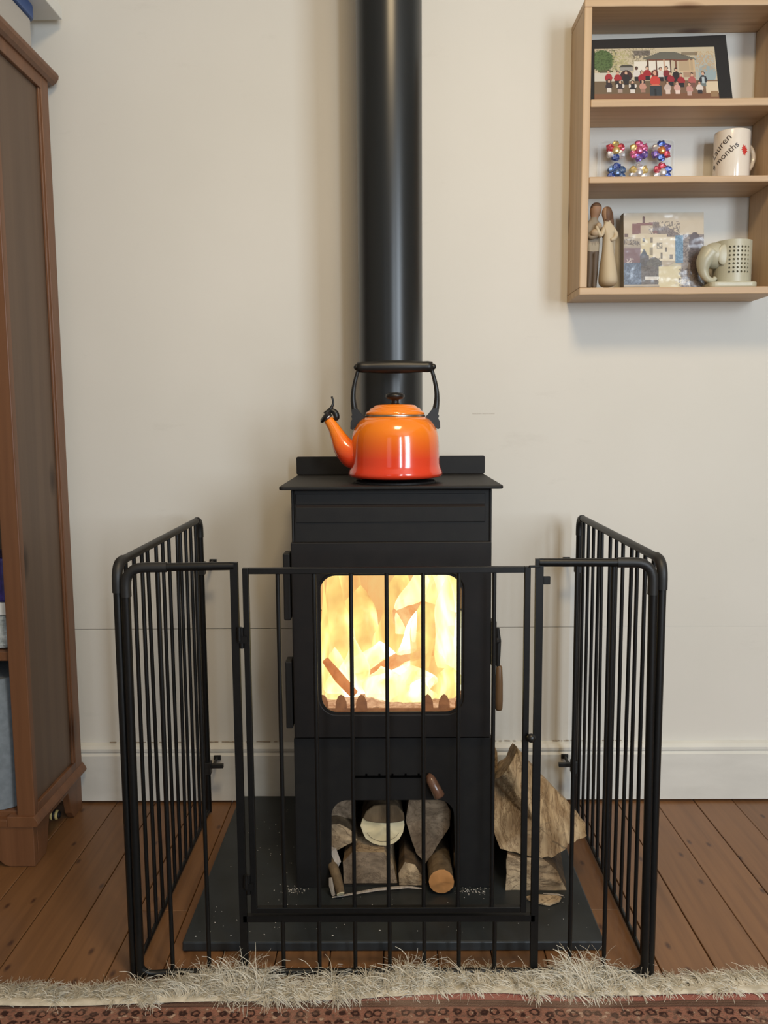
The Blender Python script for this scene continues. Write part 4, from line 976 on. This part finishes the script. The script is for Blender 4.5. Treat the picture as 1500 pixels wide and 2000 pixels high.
# --- couple figurine
MT['resin'] = vcol('painted_resin', .6)
def grow(name, nodes, edges, colour, parent, sub=2):
    me = bpy.data.meshes.new(name); me.from_pydata([n[:3] for n in nodes], edges, []); o = bpy.data.objects.new('tmp', me); col.objects.link(o)
    sk_ = o.modifiers.new('skin', 'SKIN'); sk_.use_smooth_shade = True
    for i, n in enumerate(nodes):
        v = me.skin_vertices[0].data[i]; v.radius = (n[3]*1.28, (n[4] if len(n) > 4 else n[3])*1.25); v.use_root = (i == 0)
    s_ = o.modifiers.new('sub', 'SUBSURF'); s_.levels = sub; s_.render_levels = sub
    bpy.context.view_layer.update(); dg = bpy.context.evaluated_depsgraph_get(); nm = bpy.data.meshes.new_from_object(o.evaluated_get(dg)); bpy.data.objects.remove(o)
    nm.name = name; nm.materials.clear(); nm.materials.append(MT['resin'].m)
    ca = nm.color_attributes.new('Col', 'FLOAT_COLOR', 'CORNER')
    for pl in nm.polygons:
        c = colour(pl.center)
        for li in pl.loop_indices: ca.data[li].color = srgb(*c)
        pl.use_smooth = True
    r = bpy.data.objects.new(name, nm); col.objects.link(r); r.parent = parent; r.location = -parent_world(parent); return r
fgx = tag(empty('couple_figurine', (.508, -.07, 1.2935)), 'carved resin figurine of a couple holding a baby, left on bottom shelf', 'figurine')
zb = 1.2955; mx, my = .4795, -.062
nodes = [(mx, my, zb+.100, .0115, .010), (mx, my, zb+.128, .0130, .010), (mx, my, zb+.150, .0125, .009), (mx+.002, my, zb+.163, .0055), (mx+.004, my-.001, zb+.176, .0112, .0115), (mx+.006, my-.002, zb+.190, .0122, .0125), (mx+.005, my-.002, zb+.201, .006),
         (mx-.0055, my, zb+.085, .0080), (mx-.006, my, zb+.045, .0064), (mx-.007, my, zb+.010, .0052), (mx-.007, my-.006, zb+.004, .0045),
         (mx+.0055, my, zb+.085, .0080), (mx+.006, my, zb+.045, .0064), (mx+.005, my, zb+.010, .0052), (mx+.005, my-.006, zb+.004, .0045),
         (mx-.0125, my, zb+.150, .0058), (mx-.0155, my-.006, zb+.125, .0048), (mx-.007, my-.016, zb+.117, .0040), (mx+.006, my-.018, zb+.122, .0036), (mx+.012, my-.018, zb+.125, .0028),
         (mx+.012, my+.002, zb+.150, .0055), (mx+.021, my+.004, zb+.132, .0045), (mx+.030, my+.002, zb+.120, .0038)]
edges = [(0, 1), (1, 2), (2, 3), (3, 4), (4, 5), (5, 6), (0, 7), (7, 8), (8, 9), (9, 10), (0, 11), (11, 12), (12, 13), (13, 14), (2, 15), (15, 16), (16, 17), (17, 18), (18, 19), (2, 20), (20, 21), (21, 22)]
def mcol(c):
    if c.z < zb+.088: return (88, 72, 56)
    if c.z > zb+.1635: return (96, 70, 52) if (c.z > zb+.188 or c.y > my) else (150, 116, 90)
    return (140, 126, 106) if c.z > zb+.108 else (160, 148, 126)
lab(grow('man', nodes, edges, mcol, fgx), 'man in brown trousers and pale top bending his head')
lx, ly = .512, -.072
nodes = [(lx, ly, zb+.100, .0125, .011), (lx+.001, ly, zb+.122, .0125, .011), (lx, ly, zb+.140, .0110, .009), (lx-.002, ly, zb+.153, .005), (lx-.004, ly-.002, zb+.166, .0095, .010), (lx-.004, ly-.002, zb+.180, .0098, .011), (lx-.004, ly-.002, zb+.189, .005),
         (lx+.001, ly, zb+.065, .0190, .015), (lx+.002, ly, zb+.030, .0240, .018), (lx+.003, ly, zb+.003, .0290, .020),
         (lx-.010, ly-.004, zb+.138, .0055), (lx-.020, ly-.012, zb+.118, .0046), (lx-.026, ly-.014, zb+.130, .0036), (lx-.031, ly-.013, zb+.143, .0026),
         (lx+.011, ly, zb+.138, .0055), (lx+.019, ly-.002, zb+.124, .0050), (lx+.012, ly-.013, zb+.113, .0042), (lx+.002, ly-.016, zb+.110, .0034)]
edges = [(0, 1), (1, 2), (2, 3), (3, 4), (4, 5), (5, 6), (0, 7), (7, 8), (8, 9), (2, 10), (10, 11), (11, 12), (12, 13), (2, 14), (14, 15), (15, 16), (16, 17)]
def lcol(c):
    if c.z > zb+.154: return (168, 134, 106) if (c.x < lx-.008 and c.y < ly+.002) else (104, 74, 52)
    return (196, 180, 152)
lab(grow('woman', nodes, edges, lcol, fgx), 'woman in long cream robe with brown hair')
hr = MB().ball((lx+.001, ly+.004, zb+.168), (.0115, .0115, .017)); hr.tube([(lx+.003, ly+.005, zb+.165), (lx+.008, ly+.006, zb+.148), (lx+.0115, ly+.005, zb+.137)], [.010, .0075, .001], 12)
MT['hair'] = M('carved_brown_hair', srgb(104, 74, 52), .6); hr.build('hair', MT['hair'], fgx, smooth=True)
MT['babym'] = M('carved_baby_resin', srgb(172, 150, 122), .6)
bb_ = MB().ball((mx+.0085, my-.020, zb+.143), (.0072, .0068, .0078)); bb_.ball((mx+.002, my-.019, zb+.128), (.012, .008, .009)); bb_.build('baby', MT['babym'], fgx, smooth=True)
MB().prism(plan(.462, .535, -.092, -.046, .012), 1.2935, 1.2965, axis='z').build('figurine_base', MT['babym'], fgx, bevel=.001)
# --- foil flowers in a clear tray
ft = tag(empty('clear_tray', (.585, -.03, 1.5388)), 'clear plastic tray holding six foil flowers on the middle shelf', 'tray')
tx0, tx1, tz0, tz1 = .4980, .6740, 1.5392, 1.6445
MB().ring(rect_match(tx0, tx1, tz0, tz1, rrect(tx0+.003, tx1-.003, tz0+.003, tz1-.003, .008, 3)), rrect(tx0+.003, tx1-.003, tz0+.003, tz1-.003, .008, 3), -.036, -.012).build('tray_rim', MT['tray'], ft)
MB().box(tx0+.001, tx1-.001, -.012, -.011, tz0+.001, tz1-.001).build('tray_back', MT['tray'], ft)
def foil(name, c, rough=.35): return noisy(name, srgb(*[int(q*.62+80) for q in c]), srgb(*c), ns=220, rough=rough, metal=.6, lo=.42, hi=.55)
fc = {'red': foil('foil_red', (206, 60, 84)), 'blue': foil('foil_blue', (58, 84, 170)), 'pink': foil('foil_pink', (214, 90, 140)), 'gold': foil('foil_gold', (222, 196, 120)), 'silver': foil('foil_silver', (220, 220, 226)), 'violet': foil('foil_violet', (112, 88, 178)), 'orange': foil('foil_orange', (232, 140, 60)), 'steel': foil('foil_steel', (70, 100, 150))}
flowers = [(.537, 1.6215, 'gold', ['red', 'gold', 'red', 'silver', 'blue', 'silver'], 'foil flower, gold centre with red and blue petals, top left of tray'),
           (.592, 1.6210, 'pink', ['pink', 'pink', 'gold', 'pink', 'violet', 'violet'], 'pink and violet foil flower, top middle of tray'),
           (.6448, 1.6205, 'orange', ['violet', 'blue', 'silver', 'violet', 'blue', 'red'], 'blue foil flower with orange centre, top right of tray'),
           (.5405, 1.5710, 'steel', ['steel', 'blue', 'steel', 'blue', 'steel', 'steel'], 'plain blue foil flower, bottom left of tray'),
           (.5925, 1.5710, 'silver', ['gold', 'silver', 'gold', 'silver', 'gold', 'silver'], 'silver and gold foil flower, bottom middle of tray'),
           (.6485, 1.5710, 'silver', ['blue', 'red', 'red', 'silver', 'blue', 'blue'], 'blue foil flower with red top petals, bottom right of tray')]
for x, z, cc, pcs, l in flowers:
    f_ = tag(empty('foil_flower', (x, -.028, z)), l, 'flower ornament', 'foil flowers in the clear tray')
    cm = MB().ball((0, 0, 0), (.0095, .008, .0095), 10, 6); me_o = cm.build('flower_centre', fc[cc], f_); me_o.location = (0, -.004, 0)
    for i, pc in enumerate(pcs):
        a = R_(60*i+30); q = MB(); q.ball((0, 0, 0), (.0098, .0066, .0092), 8, 6, rot=None)
        for vi in range(len(q.v)):
            vx = Vector(q.v[vi]); q.v[vi] = tuple(vx*(1+.45*noise.noise(vx*400+Vector((i, x*50, z*50)))))
        po = q.build('petal', fc[pc], f_); po.location = (.0145*math.cos(a), 0, .0145*math.sin(a))
# --- white mug
MT['china'] = M('white_china', srgb(232, 222, 208), .15, coat=.4); MT['ink'] = M('black_print_ink', srgb(70, 60, 58), .4); MT['redp'] = M('red_print', srgb(204, 60, 52), .4); MT['greyp'] = M('grey_print', srgb(130, 120, 112), .4)
UX, UY, UZ, UR = .8035, -.045, 1.5388, .0405
mg = tag(empty('mug', (UX, UY, UZ)), 'white mug with slanted lettering and a red mark on the middle shelf', 'mug')
MB().lathe([(.030, 0), (.036, .0005), (.0395, .004), (.0405, .012), (.0405, .112), (.0402, .1142), (.0388, .1142), (.0378, .112), (.0378, .010), (.030, .006), (.002, .006)], (UX, UY, UZ), 48).build('cup', MT['china'], mg, smooth=True)
hp = bez([(.036, .016, .088), (.050, .020, .090), (.060, .022, .072), (.058, .021, .052), (.048, .018, .036), (.036, .014, .030)], 4)
MB().tube([Vector((UX, UY, UZ))+p_ for p_ in hp], .0052, 10).build('handle', MT['china'], mg, smooth=True)
def cyl_text(txt, size, ang, s0, z0, name):
    cu = bpy.data.curves.new('t', 'FONT'); cu.body = txt; cu.size = size; cu.align_x = 'CENTER'; cu.align_y = 'CENTER'; cu.offset = .0001
    o = bpy.data.objects.new('t', cu); col.objects.link(o); bpy.context.view_layer.update()
    me = bpy.data.meshes.new_from_object(o.evaluated_get(bpy.context.evaluated_depsgraph_get())); bpy.data.objects.remove(o)
    ca, sa = math.cos(ang), math.sin(ang)
    for v in me.vertices:
        a, b_ = v.co.x*ca-v.co.y*sa+s0, v.co.x*sa+v.co.y*ca+z0; t_ = a/UR; rr_ = UR+.0004
        v.co = (UX+rr_*math.sin(t_), UY-rr_*math.cos(t_), UZ+b_)
    me.materials.clear(); me.materials.append(MT['ink'].m); me.name = name
    r = bpy.data.objects.new(name, me); col.objects.link(r); r.parent = mg; r.location = -parent_world(mg); return r
cyl_text('Lauren', .0225, R_(41), -.0425, .078, 'lettering'); cyl_text('9 months', .0205, R_(38), -.0325, .056, 'lettering')
sm = MB(); random.seed(4); pts = []
for i in range(22):
    a = 2*math.pi*i/22; r = (.011 if i % 2 else .0065)*(1+random.uniform(-.2, .25)); pts.append((.0150+r*.95*math.cos(a), .066+r*1.05*math.sin(a)))
sm.add([(UX+(UR+.0004)*math.sin(a/UR), UY-(UR+.0004)*math.cos(a/UR), UZ+b_) for a, b_ in pts]+[(UX+(UR+.0005)*math.sin(.0150/UR), UY-(UR+.0005)*math.cos(.0150/UR), UZ+.066)], [(i, (i+1) % 22, 22) for i in range(22)])
sm.build('red_mark', MT['redp'], mg)
# --- elephant candle holder
MT['stone'] = noisy('pale_green_soapstone', srgb(176, 172, 150), srgb(190, 186, 164), ns=14, rough=.35)
EX, EY, EZ, ER = .8065, -.066, 1.3065, .0425
el = tag(empty('elephant_holder', (EX-.01, EY, 1.2935)), 'pale soapstone elephant tealight holder with pierced holes, right of bottom shelf', 'ornament')
NS = 60; dth = 2*math.pi/NS; cell = MB(); dz = .0075; rows = 12
th0 = -R_(19)-.5*dth*2
def ep(t_, z, r=ER): return (EX+r*math.sin(t_), EY-r*math.cos(t_), EZ+z)
holes = {(c_, r_) for c_ in range(6) for r_ in range(7)}
cth = R_(12.2); cz = .0093; t00 = -R_(30)-cth/2; z00 = .0175
for c_ in range(6):
    for r_ in range(7):
        tc = t00+(c_+.5)*cth; zc = z00+(r_+.5)*cz; hs = cth/2; hz = cz/2; hr_ = .0027
        sq = [(hs, 0), (hs, hz), (0, hz), (-hs, hz), (-hs, 0), (-hs, -hz), (0, -hz), (hs, -hz)]
        vs = [ep(tc+a, zc+b_) for a, b_ in sq]+[ep(tc+hr_/ER*math.cos(k_*math.pi/4), zc+hr_*math.sin(k_*math.pi/4)) for k_ in range(8)]+[ep(tc+hr_/ER*math.cos(k_*math.pi/4), zc+hr_*math.sin(k_*math.pi/4), ER-.004) for k_ in range(8)]
        cell.add(vs, [(k_, (k_+1) % 8, 8+(k_+1) % 8, 8+k_) for k_ in range(8)]+[(8+k_, 8+(k_+1) % 8, 16+(k_+1) % 8, 16+k_) for k_ in range(8)])
def patch(ta, tb, za, zb_, n_):
    vs = []
    for i in range(n_+1):
        t_ = ta+(tb-ta)*i/n_; vs += [ep(t_, za), ep(t_, zb_)]
    cell.add(vs, [(2*i, 2*i+2, 2*i+3, 2*i+1) for i in range(n_)])
tE = t00+6*cth; zT = z00+7*cz; HT = .0955
patch(t00, tE, 0, z00, 12); patch(t00, tE, zT, HT, 12); patch(tE, t00+2*math.pi, 0, HT, 44)
n_ = 56; vs = []
for i in range(n_):
    t_ = 2*math.pi*i/n_; vs += [ep(t_, HT), ep(t_, HT, ER-.005), ep(t_, .004, ER-.005)]
cell.add(vs, [(3*i+k_, 3*((i+1) % n_)+k_, 3*((i+1) % n_)+k_+1, 3*i+k_+1) for i in range(n_) for k_ in range(2)])
sharp(cell.build('pierced_body', MT['stone'], el, smooth=True, fixn=True), 40)
MT['darkin'] = M('painted_hollow_shade', srgb(30, 26, 20), .9)
MB().lathe([(ER-.0065, .001), (ER-.0065, .088)], (EX, EY, EZ), 40).build('hollow_shade_core', MT['darkin'], el)  # added dark core, paints the shade seen through the holes
hd_ = MB().ball((.7620, EY-.006, EZ+.064), (.0305, .026, .0305), 24, 14)
tr_ = bez([(.750, EY-.010, EZ+.070), (.7360, EY-.014, EZ+.050), (.7335, EY-.016, EZ+.028), (.742, EY-.018, EZ+.011), (.7555, EY-.018, EZ+.006), (.7615, EY-.018, EZ+.013)], 5)
hd_.tube(tr_, lerp_list([.024, .0185, .0120, .0082, .0062, .0050], 5), 14); hd_.tube([(.78, EY-.004, EZ+.07), (.80, EY, EZ+.066)], [.0285, .0275], 16)
hdo = hd_.build('head', MT['stone'], el, smooth=True)
er = MB().ball((.777, EY-.029, EZ+.062), (.018, .0045, .024), 16, 8); er.build('ear', MT['stone'], hdo, smooth=True)
MB().prism(plan(.7420, .8515, EY-.046, EY+.042, .015), 1.2936, EZ-.0003, axis='z').build('base', MT['stone'], el, bevel=.003)
